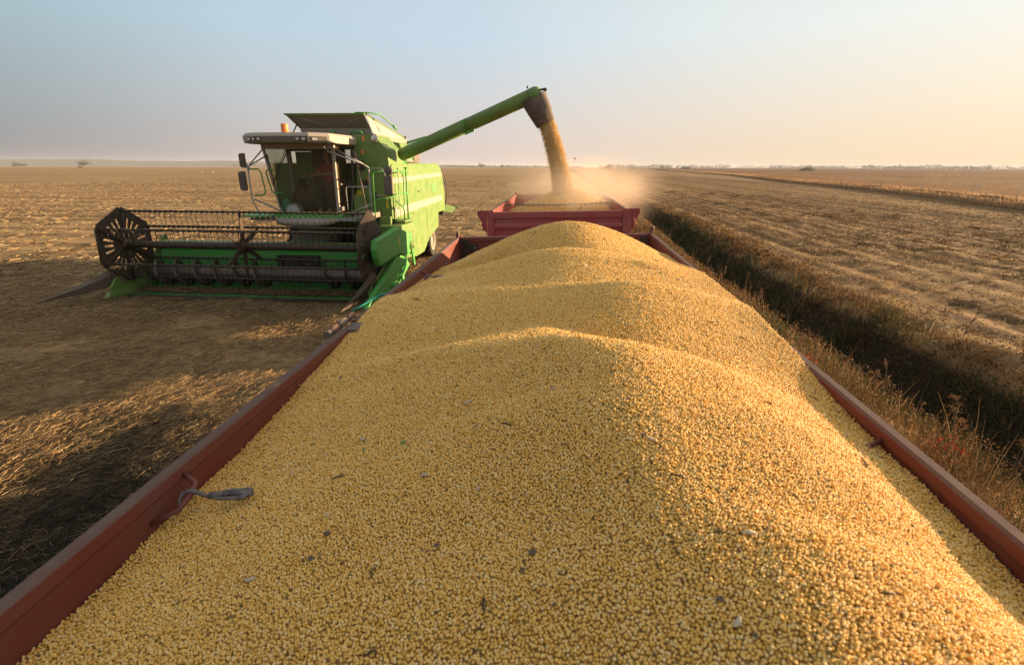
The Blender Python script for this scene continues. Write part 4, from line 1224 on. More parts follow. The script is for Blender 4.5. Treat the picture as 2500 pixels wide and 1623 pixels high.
# rubber spout hanging from its end (hollow)
ring0 = [(-.78, -.15, 4.40), (-.78, .15, 4.40), (-.42, .17, 4.58), (-.36, .0, 4.60), (-.42, -.17, 4.58)]
top = [(-.82, .17, 4.36), (-.60, .185, 4.46), (-.40, .175, 4.56), (-.33, 0, 4.60), (-.40, -.175, 4.56), (-.60, -.185, 4.46), (-.82, -.17, 4.36), (-.84, 0, 4.34)]
midr = [(-.66, .17, 4.10), (-.45, .185, 4.20), (-.26, .17, 4.28), (-.20, 0, 4.30), (-.26, -.17, 4.28), (-.45, -.185, 4.20), (-.66, -.17, 4.10), (-.68, 0, 4.10)]
bot = [(-.48, .155, 3.86), (-.32, .165, 3.93), (-.17, .155, 4.00), (-.12, 0, 4.03), (-.17, -.155, 4.00), (-.32, -.165, 3.93), (-.48, -.155, 3.86), (-.50, 0, 3.86)]
a = MB(); V_ = [(x, 11.8 + y, z) for ring in (top, midr, bot) for (x, y, z) in ring]
inner = [(x * .955 + (-.38) * .045, 11.8 + y * .92, z) for ring in (top, midr, bot) for (x, y, z) in ring]
F_ = []
for i in (0, 1):
    for k in range(8):
        F_.append((i * 8 + k, i * 8 + (k + 1) % 8, i * 8 + 8 + (k + 1) % 8, i * 8 + 8 + k))
        F_.append((24 + i * 8 + k, 24 + i * 8 + 8 + k, 24 + i * 8 + 8 + (k + 1) % 8, 24 + i * 8 + (k + 1) % 8))
for k in range(8):
    F_.append((16 + k, 16 + (k + 1) % 8, 40 + (k + 1) % 8, 40 + k))
a.add(V_ + inner, F_, True)
a.build('spout', M['spout'], aug)

# ---------------- cab
XL, XR, YF, YB, ZB, ZT = -7.22, -5.46, 12.42, 13.55, 1.90, 3.50
cab_e = MB()
pil = lambda b, p, q, w=.045: b.hexa([(p[0] - w, p[1] - w, p[2]), (p[0] + w, p[1] - w, p[2]), (p[0] + w, p[1] + w, p[2]), (p[0] - w, p[1] + w, p[2]), (q[0] - w, q[1] - w, q[2]), (q[0] + w, q[1] - w, q[2]), (q[0] + w, q[1] + w, q[2]), (q[0] - w, q[1] + w, q[2])])
FBL, FTL, FBR, FTR = (-7.02, YF + .08, ZB), (-7.24, YF, ZT), (-5.50, YF + .06, ZB), (-5.46, YF, ZT)
RBR, RTR, RBL, RTL = (-5.46, 13.20, ZB), (-5.44, YB, ZT), (-7.05, 13.35, ZB), (-7.20, YB, ZT)
c = MB(); pil(c, FBL, FTL, .028); pil(c, FBR, FTR, .035); pil(c, RBL, RTL, .05)
pil(c, (-5.46, 13.46, 2.55), RTR, .032); pil(c, RBR, (-5.46, 13.46, 2.55), .032)
c.box(-7.26, -5.42, YF - .05, YF + .05, 3.44, 3.56)
cab = c.build('cab', M['cream'], CB, .008)
MB().box(-7.12, -5.44, YF - .02, 13.5, 1.80, 1.90).build('cab_floor', M['green_dark'], cab)
MB().plate([FBL, FBR, FTR, FTL], .008).build('windscreen', M['glass'], cab)
MB().plate([(FBL[0], FBL[1] + .03, FBL[2]), RBL, RTL, (FTL[0], FTL[1] + .03, FTL[2])], .008).build('side_window', M['glass'], cab)
MB().plate([(FBR[0], FBR[1] + .04, FBR[2]), RBR, (-5.455, 13.46, 2.55), RTR, (FTR[0], FTR[1] + .04, FTR[2])], .008).build('door_window', M['glass'], cab)
c = MB(); c.tube([(-5.43, 12.55, 2.62), (-5.40, 12.78, 2.63)], .012, 6); c.rod((-5.44, 12.56, 2.62), (-5.39, 12.56, 2.62), .03, 10); c.box(-5.43, -5.39, 13.1, 13.28, 2.55, 2.68)
c.box(-5.455, -5.40, 12.46, 12.62, 1.98, 2.08); c.box(-5.455, -5.40, 12.46, 12.60, 3.30, 3.36)
c.each('door_handle', M['steel'], cab)
# dark inside: rear bulkhead with windows, seat, steering column, console
c = MB(); c.box(-6.55, -5.62, 13.50, 13.53, 1.9, 3.5); c.box(-7.12, -6.56, 13.50, 13.53, 3.42, 3.5); c.build('bulkhead', M['black'], cab)
MB().box(-6.98, -6.56, 13.49, 13.52, 1.9, 3.41).build('rear_wall', M['green'], cab)
c = MB(); c.box(-6.22, -5.72, 12.98, 13.42, 2.28, 2.42); c.hexa([(-6.22, 13.36, 2.42), (-5.72, 13.36, 2.42), (-5.72, 13.46, 2.42), (-6.22, 13.46, 2.42), (-6.18, 13.42, 3.12), (-5.76, 13.42, 3.12), (-5.76, 13.485, 3.12), (-6.18, 13.485, 3.12)]); c.box(-6.1, -5.85, 13.05, 13.35, 1.9, 2.28)
c.build('seat', M['cloth_dark'], cab, .03)
c = MB(); c.tube([(-6.35, 12.62, 1.9), (-6.30, 12.70, 2.4), (-6.28, 12.78, 2.74)], .05, 8)
c.tube([(-6.28 + .19 * math.cos(t), 12.79 + .17 * math.sin(t), 2.78 + .07 * math.sin(t)) for t in np.linspace(0, 6.283, 20, endpoint=False)], .014, 6, True)
c.build('steering_wheel', M['black'], cab)
c = MB(); c.prism([(-7.0, 1.9), (-6.35, 1.9), (-6.42, 2.3), (-6.62, 2.75), (-6.72, 2.5)], 'y', 12.75, 13.1); c.box(-5.65, -5.52, 12.7, 13.2, 1.9, 2.35); c.build('console', M['rust'], cab)
c = MB(); c.lathe((-6.72, 12.60, 1.90), 'z', [(0, .20), (.10, .22), (.2, .16), (.26, .02)], 14); c.build('sack', M['grey_panel'], cab)
c = MB(); c.lathe((-6.92, 12.62, 1.92), 'z', [(0, .11), (.12, .13), (.28, .09), (.36, .02)], 10); c.build('turquoise_bag', M['teal'], cab)
# wiper
c = MB(); c.tube([(-7.12, YF - .06, 3.32), (-7.05, YF - .05, 2.72), (-6.98, YF + .0, 2.05)], .012, 6); c.tube([(-6.55, YF - .06, 3.44), (-6.85, YF - .05, 3.02), (-7.08, YF - .05, 2.62)], .012, 6); c.tube([(-6.62, YF - .06, 3.44), (-6.9, YF - .05, 3.0)], .008, 6)
c.build('wiper', M['black'], cab)
# roof with visor and lamps
rp = [(-7.28, 11.72), (-6.88, 11.55), (-5.62, 11.55), (-5.26, 11.85), (-5.10, 13.35), (-5.2, 13.62), (-7.45, 13.62), (-7.46, 12.0)]
def ring(sc, z, dy=0.0): return [(-6.3 + (x + 6.3) * sc, 12.6 + (y - 12.6) * sc + dy, z) for x, y in rp]
c = MB(); rings = [ring(.90, 3.545), ring(.985, 3.56), ring(1.0, 3.70), ring(.985, 3.725), ring(.93, 3.775)]
n8 = len(rp); V_ = [p for q in rings for p in q]; F_ = [tuple(range(n8))[::-1], tuple(range(4 * n8, 5 * n8))]
for i in range(4):
    for k in range(n8): F_.append((i * n8 + k, i * n8 + (k + 1) % n8, (i + 1) * n8 + (k + 1) % n8, (i + 1) * n8 + k))
c.add(V_, F_); roof = c.build('cab_roof', M['cream'], CB, .01)
c = MB()                                                     # brown visor band let into the front
c.prism([(-7.22, 11.715), (-6.87, 11.538), (-5.63, 11.538), (-5.30, 11.80), (-5.30, 11.83), (-5.64, 11.56), (-6.86, 11.56), (-7.22, 11.74)], 'z', 3.572, 3.69); c.build('visor', M['tank_in'], roof)
def lampbox(x0, x1, yv, dy=0):
    c = MB(); c.hexa([(x0, yv - .012, 3.59), (x1, yv - .012 + dy, 3.59), (x1, yv + .02 + dy, 3.59), (x0, yv + .02, 3.59), (x0, yv - .012, 3.675), (x1, yv - .012 + dy, 3.675), (x1, yv + .02 + dy, 3.675), (x0, yv + .02, 3.675)])
    o = c.build('headlight', M['black'], roof, .004)
    k = (x1 - x0) * .18
    c = MB(); c.hexa([(x0 + k, yv - .016 + dy * .18, 3.605), (x1 - k, yv - .016 + dy * .82, 3.605), (x1 - k, yv + dy * .82, 3.605), (x0 + k, yv + dy * .18, 3.605), (x0 + k, yv - .018 + dy * .18, 3.66), (x1 - k, yv - .018 + dy * .82, 3.66), (x1 - k, yv + dy * .82, 3.66), (x0 + k, yv + dy * .18, 3.66)])
    c.build('lens', M['lamp'], o)
lampbox(-7.16, -7.03, 11.686, -.066); lampbox(-7.0, -6.88, 11.607, -.061); lampbox(-6.85, -6.74, 11.535)
lampbox(-5.93, -5.82, 11.535); lampbox(-5.80, -5.66, 11.535); lampbox(-5.58, -5.44, 11.578, .112)
c = MB(); c.lathe((-6.55, 12.3, 3.77), 'z', [(0, .105), (.02, .10), (.04, .088), (.20, .082), (.235, .076), (.24, .001)], 20); c.build('beacon', M['orange'], roof)
# mirrors and their arms, rails at both sides
c = MB()
c.tube([(-7.10, 12.2, 3.54), (-7.12, 12.18, 3.42), (-7.42, 12.05, 3.08), (-7.46, 12.02, 2.9)], .016, 8); c.tube([(-7.15, 12.35, 3.28), (-7.42, 12.05, 3.06)], .016, 8)
c.tube([(-7.46, 12.02, 3.1), (-7.47, 12.02, 2.3), (-7.40, 12.05, 2.02), (-7.36, 12.1, 1.88)], .018, 8); c.tube([(-7.42, 12.03, 2.28), (-6.95, 12.3, 1.98)], .02, 8)
arm = c.build('mirror_arm', M['grey_panel'], CB)
def mirror(x, y, z, w, h, ry, parent):
    c = MB(); cx, sx_ = math.cos(ry), math.sin(ry); pr = []
    for (a_, b__) in ((-w, -h * .9), (-w * .8, -h), (w * .8, -h), (w, -h * .9), (w, h * .9), (w * .8, h), (-w * .8, h), (-w, h * .9)):
        pr.append((a_, b__))
    f0 = [(x + a_ * cx, y + a_ * sx_, z + b__) for a_, b__ in pr]; f1 = [(x + a_ * .8 * cx - .05 * sx_, y - .06 + a_ * .8 * sx_, z + b__ * .88) for a_, b__ in pr]
    c.add(f0 + f1, [tuple(range(8)), tuple(range(8, 16))[::-1]] + [(k, (k + 1) % 8, 8 + (k + 1) % 8, 8 + k) for k in range(8)])
    return c.build('mirror', M['mirror_back'], parent, .01)
mirror(-7.53, 12.02, 3.17, .055, .17, .9, arm); mirror(-7.60, 12.02, 2.70, .07, .23, .9, arm)
c = MB()
c.tube([(-7.46, 12.04, 2.98), (-7.22, 12.05, 2.98), (-7.16, 12.05, 2.90), (-7.12, 12.06, 2.45), (-7.16, 12.05, 2.37), (-7.40, 12.04, 2.36)], .018, 8)
c.build('guard_rail', M['green_dark'], CB)
c = MB(); c.tube([(-6.95, 12.25, 2.96), (-7.12, 12.3, 2.97), (-7.18, 12.3, 2.90), (-7.12, 12.35, 2.45), (-7.05, 12.35, 2.40), (-6.85, 12.35, 2.42)], .018, 8); c.build('guard_rail', M['green_dark'], CB)
# right-hand mirror arm and the round and square mirrors
c = MB()
c.tube([(-5.62, 12.3, 3.56), (-5.62, 12.28, 3.46), (-5.50, 12.25, 3.38), (-4.78, 12.5, 3.10), (-4.68, 12.6, 3.02), (-4.68, 12.6, 2.80), (-4.69, 12.6, 2.36), (-4.66, 12.6, 2.0)], .020, 8)
c.tube([(-5.38, 12.45, 3.42), (-4.78, 12.52, 3.11)], .016, 8); c.tube([(-4.68, 12.6, 3.0), (-4.36, 12.6, 3.0), (-4.30, 12.6, 2.94), (-4.22, 12.6, 2.62), (-4.21, 12.6, 2.40), (-4.28, 12.6, 2.36), (-4.68, 12.6, 2.36)], .014, 8)
c.tube([(-5.30, 12.6, 2.56), (-4.70, 12.6, 2.56)], .016, 8); c.tube([(-4.68, 12.6, 2.14), (-5.35, 12.7, 1.90)], .018, 8); c.tube([(-5.30, 12.62, 2.56), (-5.33, 12.64, 2.48), (-5.33, 12.66, 1.95)], .012, 6)
arm = c.build('mirror_arm', M['grey_panel'], CB)
c = MB(); c.lathe((-4.17, 12.56, 2.95), 'y', [(-.035, .001), (-.03, .07), (-.012, .105), (.02, .11), (.03, .001)], 20); c.build('mirror', M['mirror_back'], arm)
mirror(-4.20, 12.60, 2.60, .13, .24, -.12, arm)
# steering shaft cover and dark exhaust-like lever by the door
c = MB(); c.tube([(-5.18, 12.95, 3.42), (-5.10, 12.9, 3.30), (-5.05, 12.85, 3.02)], [.05, .055, .045], 8); c.tube([(-5.05, 12.85, 3.02), (-4.98, 12.85, 2.5), (-4.92, 12.85, 2.0)], .022, 8); c.build('side_lever', M['mirror_back'], CB)
c = MB()
for k in range(5): c.tube([(-5.28 + .05 * k, 13.08, 1.84), (-5.26 + .05 * k, 13.06, 2.1 + .04 * k), (-5.20 + .04 * k, 13.08, 2.45)], .014, 6)
c.each('hose', M['yellow'], tower)
c = MB(); c.plate([(-5.30, 13.0, 1.84), (-4.98, 12.98, 1.84), (-5.0, 13.05, 2.35), (-5.3, 13.05, 2.35)], .02); c.build('inner_shield', M['green'], tower)

# platform, curved front lip
c = MB(); c.box(-7.78, -4.72, 12.30, 13.12, 1.735, 1.80); plat = c.build('platform', M['grey_panel'], CB, .01)
c = MB(); xs_ = np.linspace(-7.15, -5.45, 16); top_ = [(x, 12.32 - .34 * abs(math.sin(math.pi * (x + 7.15) / 1.7)) ** .6, 1.80) for x in xs_]; bo_ = [(x, y + .03, 1.62 + .10 * abs((x + 6.3) / .85) ** 3) for x, y, z in top_]
tb = [(x, y + .05, z) for x, y, z in top_]; bb = [(x, y + .05, z) for x, y, z in bo_]
V_ = top_ + bo_ + tb + bb; F_ = []
for k in range(15): F_ += [(k, k + 1, 17 + k, 16 + k), (32 + k, 48 + k, 49 + k, 33 + k), (k, 32 + k, 33 + k, k + 1), (16 + k, 17 + k, 49 + k, 48 + k)]
F_ += [(0, 16, 48, 32), (15, 47, 63, 31)]
c.add(V_, F_, True); c.build('front_lip', M['cream'], plat)
c = MB(); c.box(-7.80, -7.12, 12.0, 12.7, 1.84, 1.89); c.build('step_plate', M['green_dark'], plat, .01)
c = MB(); c.prism([(12.25, 1.80), (12.25, 1.93), (13.1, 1.95), (13.1, 1.80)], 'x', -5.0, -4.62); c.build('fender', M['tank'], plat)
# right-hand landing, ladder box and hand rails
c = MB(); c.box(-4.66, -4.345, 13.0, 13.12, 1.56, 1.80); c.box(-4.3, -4.02, 13.2, 13.9, 1.62, 1.68); c.each('landing', M['green'], CB, .01)
c = MB(); c.hexa([(-4.7, 12.55, 1.38), (-4.02, 12.6, 1.36), (-3.98, 14.0, 1.36), (-4.28, 14.0, 1.36), (-4.72, 12.5, 1.60), (-4.05, 12.55, 1.60), (-4.0, 14.0, 1.58), (-4.28, 14.0, 1.58)]); c.build('ladder_box', M['green'], CB, .01)
c = MB()
for x in (-4.22, -3.97):
    c.hexa([(x - .02, 13.60, .42), (x + .02, 13.60, .42), (x + .02, 13.72, .42), (x - .02, 13.72, .42), (x - .02, 13.30, 1.36), (x + .02, 13.30, 1.36), (x + .02, 13.42, 1.36), (x - .02, 13.42, 1.36)])
for i in range(4):
    t_ = .12 + .25 * i; c.box(-4.2, -3.99, 13.62 - .28 * t_, 13.74 - .28 * t_, .42 + .94 * t_ - .015, .42 + .94 * t_ + .015)
c.build('ladder', M['green_dark'], CB)
c = MB()
c.tube([(-4.10, 13.78, 1.62), (-4.10, 13.80, 3.0)], .022, 8); c.lathe((-4.10, 13.80, 3.0), 'z', [(0, .02), (.01, .05), (.03, .05), (.031, .001)], 10)
c.tube([(-4.62, 12.62, 1.80), (-4.60, 12.62, 2.84), (-4.56, 12.63, 2.92), (-4.46, 12.66, 2.93), (-4.13, 13.0, 2.93), (-4.10, 13.80, 2.93)], .020, 8)
c.tube([(-4.12, 13.3, 2.93), (-4.09, 13.46, 2.88), (-4.09, 13.52, 2.75), (-4.08, 13.45, 2.1), (-4.09, 13.35, 2.02), (-4.10, 12.9, 2.02)], .018, 8)
c.tube([(-4.60, 12.62, 2.25), (-4.3, 12.8, 2.28), (-4.11, 13.1, 2.36), (-4.10, 13.78, 2.36)], .018, 8)
c.tube([(-4.12, 12.9, 2.2), (-4.10, 13.3, 2.05), (-4.09, 13.42, 1.95), (-4.09, 13.42, 1.64)], .018, 8)
c.build('hand_rail', M['green_dark'], CB)

# wheels and axles
for (x, y, rr, w, sgn) in ((-4.55, 17.55, .56, .42, 1), (-7.45, 17.55, .56, .42, -1)):
    wheel(CB, (x, y, rr), rr, w, M['cream'], .025, 20, sgn)
for (x, sgn) in ((-4.80, 1), (-7.22, -1)):
    wheel(CB, (x, 14.3, .88), .88, .62, M['cream'], .04, 20, sgn)
c = MB(); c.rod((-7.2, 14.3, .88), (-4.8, 14.3, .88), .14, 12); c.rod((-7.4, 17.55, .56), (-4.6, 17.55, .56), .09, 12); c.box(-6.1, -5.9, 17.45, 17.65, .56, .9); c.build('axle', M['dark_steel'], CB)

# feeder house down to the header
c = MB(); c.hexa([(-7.05, 12.35, .25), (-6.1, 12.35, .25), (-6.1, 13.7, .70), (-7.05, 13.7, .70), (-7.05, 12.35, .98), (-6.1, 12.35, .98), (-6.1, 13.7, 1.55), (-7.05, 13.7, 1.55)])
c.build('feeder_house', M['tank'], CB, .02)

# ---------------- header
HXL, HXR = -10.42, -4.16
c = MB()
c.prism([(12.34, 1.08), (12.34, .98), (12.24, .92), (12.24, .30), (11.9, .10), (11.2, .07), (10.98, .06), (10.98, .035), (11.2, .03), (12.0, .05), (12.40, .25), (12.44, 1.08)], 'x', HXL + .04, HXR - .04)
hd = c.build('header_table', M['green_dark'], CB)
c = MB(); c.box(HXL + .04, HXR - .04, 12.20, 12.46, 1.081, 1.19); c.build('top_beam', M['green'], hd, .02)
c = MB(); c.box(-7.15, -6.0, 12.20, 12.239, .34, .88)
for k in range(3): c.box(-7.1 + .5 * k, -7.02 + .5 * k, 12.10, 12.199, .40, .84)
c.build('feeder_opening', M['black'], hd)
# knife bar and guards
c = MB(); c.box(HXL + .06, HXR - .06, 10.93, 10.979, .04, .058)
for i in range(80):
    x = HXL + .10 + i * (HXR - HXL - .2) / 79
    c.hexa([(x - .014, 10.80, .036), (x + .014, 10.80, .036), (x + .018, 10.95, .034), (x - .018, 10.95, .034), (x - .003, 10.79, .046), (x + .003, 10.79, .046), (x + .016, 10.95, .064), (x - .016, 10.95, .064)])
c.build('knife_bar', M['worn_steel'], hd)
c = MB()
xk = np.linspace(HXL + .1, HXR - .1, 40)
for i in range(39):
    c.tube([(xk[i], 11.0, .07), ((xk[i] + xk[i + 1]) / 2, 10.95, .075), (xk[i + 1], 11.0, .07)], .01, 4)
c.build('knife_blades', M['dark_steel'], hd)
# intake auger: tube, two spirals towards the middle, retracting fingers
AC = (11.83, .46)
c = MB(); c.lathe((HXL + .1, AC[0], AC[1]), 'x', [(0, .20), (HXR - HXL - .2, .20)], 24); aug2 = c.build('intake_auger', M['worn_steel'], CB)
for (xa, xb, sg) in ((HXL + .14, -7.25, 1), (HXR - .14, -5.9, -1)):
    turns = abs(xb - xa) / .52; N = int(turns * 26); V_ = []; F_ = []
    for i in range(N + 1):
        a_ = sg * 2 * math.pi * turns * i / N; x = xa + (xb - xa) * i / N
        for rr in (.195, .335):
            for dx in (-.004, .004): V_.append((x + dx, AC[0] + math.cos(a_) * rr, AC[1] + math.sin(a_) * rr))
    for i in range(N):
        o = i * 4
        F_ += [(o, o + 2, o + 6, o + 4), (o + 1, o + 5, o + 7, o + 3), (o + 2, o + 3, o + 7, o + 6)]
    c = MB(); c.add(V_, F_, True); c.build('spiral', M['worn_steel'], aug2)
c = MB()
for i in range(12):
    a_ = i * 1.9; x = -7.15 + i * .1
    c.rod((x, AC[0] + math.cos(a_) * .19, AC[1] + math.sin(a_) * .19), (x, AC[0] + math.cos(a_) * .36, AC[1] + math.sin(a_) * .36), .009, 6)
c.build('retracting_finger', M['steel'], aug2)
# end walls
for (x, nm) in ((HXL, 'L'), (HXR, 'R')):
    c = MB(); c.prism([(10.70, .06), (10.55, .30), (10.75, .50), (11.3, .62), (12.0, .82), (12.45, 1.30), (12.62, 1.30), (12.62, .25), (12.0, .03)], 'x', x - .025, x + .025); c.build('end_wall', M['green'], hd, .006)
# crop dividers
def divider(x, sx):
    tip = (x + sx * .95, 9.55, .16)
    c = MB()
    B = [(x - .06, 10.95, .34), (x + .06, 10.95, .34), (x + .075, 10.95, .66), (x, 10.95, .78), (x - .075, 10.95, .66)]
    Mid = [(x + sx * .50 - .06, 10.30, .20), (x + sx * .50 + .05, 10.30, .22), (x + sx * .50 + .06, 10.30, .38), (x + sx * .50, 10.30, .45), (x + sx * .50 - .06, 10.30, .38)]
    V_ = B + Mid + [tip]; F_ = [tuple(range(5))[::-1]] + [(k, (k + 1) % 5, 5 + (k + 1) % 5, 5 + k) for k in range(5)] + [(5 + k, 5 + (k + 1) % 5, 10) for k in range(5)]
    c.add(V_, F_); dv = c.build('crop_divider', M['worn_steel'] if sx < -.5 else M['dark_steel'], CB, .006)
    c = MB(); c.hexa([(x - .06, 11.5, .05), (x + .06, 11.5, .05), (x + .06, 10.4, .12), (x - .06, 10.4, .12), (x - .055, 11.5, .30), (x + .055, 11.5, .30), (x + .05, 10.5, .22), (x - .05, 10.5, .22)]); c.build('skid', M['green'], dv)
divider(HXL, -1.0); divider(HXR, -.28)
# right-hand drive cover, slanted shield, hose
c = MB()
out = [(10.70, 1.12), (10.66, 1.30), (10.74, 1.50), (12.26, 1.62), (13.50, 1.30), (13.42, .92), (13.0, .76), (12.32, .95), (10.86, .90)]
c.prism(out, 'x', -4.08, -3.93); cov = c.build('drive_cover', M['green_dark'], CB, .035)
c = MB()
for (y, z) in ((10.85, 1.42), (10.9, 1.0), (11.9, 1.45), (12.3, 1.05), (12.25, 1.5), (13.2, 1.25)): bolt(c, (-3.93, y, z), 'x', .014, .01)
c.each('bolt', M['black'], cov)
MB().box(-3.929, -3.925, 12.28, 12.34, 1.18, 1.36).each('warning_sticker', M['yellow'], cov)
c = MB(); c.lathe((-3.93, 13.28, 1.02), 'x', [(0, .13), (.03, .12), (.05, .08), (.10, .06), (.11, .001)], 16); c.build('pulley', M['green'], cov)
c = MB(); c.prism([(12.95, .72), (13.3, .50), (12.2, .16), (10.75, .18), (9.95, .14), (10.6, .40), (11.4, .62), (12.2, .90)], 'x', -4.09, -3.98); c.build('slanted_shield', M['green_dark'], CB, .02)
c = MB(); c.box(-4.0, -3.9, 11.6, 12.0, .10, .30); c.lathe((-3.93, 12.3, .34), 'x', [(0, .09), (.05, .09), (.06, .05), (.061, .001)], 14); c.tube([(-3.95, 12.0, .2), (-3.92, 12.5, .5), (-3.95, 12.9, .7)], .03, 6); c.build('drive_gear', M['green_dark'], CB)
c = MB(); c.tube([(-4.3, 9.9, .12), (-4.1, 10.05, .22), (-3.85, 10.4, .36), (-3.45, 10.7, .38), (-3.0, 10.9, .36)], .022, 8); c.each('hose', M['teal'], CB)
c = MB(); c.hexa([(-4.36, 12.5, .3), (-4.16, 12.5, .3), (-4.16, 13.6, .45), (-4.36, 13.6, .45), (-4.36, 12.5, 1.2), (-4.16, 12.5, 1.2), (-4.16, 13.5, 1.35), (-4.36, 13.5, 1.35)]); c.build('header_frame', M['green_dark'], CB)
c = MB()
for x in (HXL + .10, HXR - .12): c.hexa([(x - .03, 12.35, 1.0), (x + .03, 12.35, 1.0), (x + .03, 12.45, 1.0), (x - .03, 12.45, 1.0), (x - .03, 11.15, 1.16), (x + .03, 11.15, 1.16), (x + .03, 11.25, 1.30), (x - .03, 11.25, 1.30)])
c.each('reel_arm', M['green_dark'], CB)

# ---------------- reel
RC = (11.20, 1.25); RR = .78; PH = R(87); RX0, RX1 = -10.30, -4.30
reel = MB(); reel.lathe((RX0, RC[0], RC[1]), 'x', [(0, .085), (RX1 - RX0, .085)], 20); reel = reel.build('reel', M['dark_steel'], CB)


def plate_holes(outer, holes, th):
    cu = bpy.data.curves.new("t", 'CURVE'); cu.dimensions = '2D'; cu.fill_mode = 'BOTH'; cu.extrude = th / 2
    for pl in [outer] + holes:
        sp = cu.splines.new('POLY'); sp.points.add(len(pl) - 1); sp.use_cyclic_u = True
        for p, (x, y) in zip(sp.points, pl): p.co = (x, y, 0, 1)
    ob = bpy.data.objects.new("t", cu); COL.objects.link(ob)
    dg = bpy.context.evaluated_depsgraph_get(); me = ob.evaluated_get(dg).to_mesh()
    v = [tuple(q.co) for q in me.vertices]; f = [tuple(p.vertices) for p in me.polygons]
    bpy.data.objects.remove(ob); bpy.data.curves.remove(cu)
    return v, f


hexp = []
for k in range(6):
    a_ = PH + k * math.pi / 3
    for da in (-.06, .06): hexp.append((math.cos(a_ + da) * .86, math.sin(a_ + da) * .86))
holes = []
for k in range(6):
    for da in (-.26, 0, .26):
        a_ = PH + (k + .5) * math.pi / 3 + da
        ca, sa = math.cos(a_), math.sin(a_); r0, r1, w = .36, .60 if da == 0 else .62, .022
        holes.append([(ca * r + sa * t * w, sa * r - ca * t * w) for r, t in ((r0, -1), (r1, -1.3), (r1, 1.3), (r0, 1))])
pvv, pff = plate_holes(hexp, holes, .012)
for x in (RX0 - .03, RX1 + .03):
    c = MB(); c.add([(x + z, RC[0] + a_, RC[1] + b_) for a_, b_, z in pvv], pff)
    pl = c.build('end_plate', M['rust'], reel)
    c = MB()
    sgn = 1 if x < -7 else -1
    for k in range(6):
        a_ = PH + k * math.pi / 3
        c.rod((x + sgn * .03, RC[0], RC[1]), (x + sgn * .03, RC[0] + math.cos(a_) * .8, RC[1] + math.sin(a_) * .8), .022, 6)
    for k in range(6):
        a_, b_ = hexp[2 * k + 1], hexp[(2 * k + 2) % 12]
        c.rod((x, RC[0] + a_[0], RC[1] + a_[1]), (x, RC[0] + b_[0], RC[1] + b_[1]), .016, 6)
    c.lathe((x, RC[0], RC[1]), 'x', [(-.06, .001), (-.06, .13), (.06, .13), (.06, .001)], 16)
    c.build('plate_spoke', M['dark_steel'], pl)
for k in range(6):
    a_ = PH + k * math.pi / 3
    y, z = RC[0] + math.cos(a_) * RR, RC[1] + math.sin(a_) * RR
    c = MB(); c.rod((RX0, y, z), (RX1, y, z), .024, 10)
    NT = 46
    for i in range(NT):
        x = RX0 + .08 + i * (RX1 - RX0 - .16) / (NT - 1)
        c.rod((x - .022, y, z), (x + .022, y, z), .036, 6)
        L = .29; f = random.uniform(-.02, .02)
        c.tube([(x, y - .03, z - .02), (x + f * .4, y - .045, z - .13), (x + f, y - .02, z - L)], .0075, 4)
    c.build('tine_bar', M['dark_steel'], reel)
xm = (RX0 + RX1) / 2 - .05
c = MB()
for k in range(6):
    a_ = PH + k * math.pi / 3; dy, dz = math.cos(a_), math.sin(a_); ny_, nz_ = -dz, dy
    P = lambda r, w, dx: (xm + dx, RC[0] + dy * r + ny_ * w, RC[1] + dz * r + nz_ * w)
    c.hexa([P(.08, -.09, -.012), P(.08, .09, -.012), P(.76, .025, -.012), P(.76, -.025, -.012), P(.08, -.09, .012), P(.08, .09, .012), P(.76, .025, .012), P(.76, -.025, .012)])
c.lathe((xm, RC[0], RC[1]), 'x', [(-.05, .001), (-.05, .14), (.05, .14), (.05, .001)], 16)
c.build('reel_spider', M['rust'], reel)

# crop residue lying on the header table
n = 2600
sx_ = RNG.uniform(HXL + .1, HXR - .1, n); sy_ = 11.15 + np.abs(RNG.normal(0, .22, n)); 
cr_ = straws('cut_crop', np.stack([sx_, sy_, .10 + np.abs(RNG.normal(0, .03, n))], 1), RNG.uniform(.08, .3, n), np.full(n, .012), RNG.uniform(0, 6.28, n), np.abs(RNG.normal(0, .25, n)), np.clip(RNG.normal(.22, .15, n), 0, 1), M['straw'])
tag(cr_, 'brown cut stems left lying on the header table behind the knife', 'straw', kind='stuff')


# ------------------------------------------------------------------ the driver
def skinned(name, nodes, edges, mat, parent, root=0, sub=2, org=(0, 0, 0)):
    """Continuous surface grown round a skeleton of (point, radius) nodes."""
    me = bpy.data.meshes.new(name)
    me.from_pydata([tuple(Vector(p) - Vector(org)) for p, r in nodes], edges, [])
    o = bpy.data.objects.new(name, me); COL.objects.link(o)
    sk = o.modifiers.new("skin", 'SKIN'); sk.use_smooth_shade = True; sk.branch_smoothing = 0.6
    if not me.skin_vertices: me.skin_vertices.new()
    for i, (p, r) in enumerate(nodes):
        me.skin_vertices[0].data[i].radius = (r if isinstance(r, tuple) else (r, r))
        me.skin_vertices[0].data[i].use_root = (i == root)
    sb = o.modifiers.new("sub", 'SUBSURF'); sb.levels = sub; sb.render_levels = sub
    me.materials.append(mat)
    if parent is not None: o.parent = parent
    return o


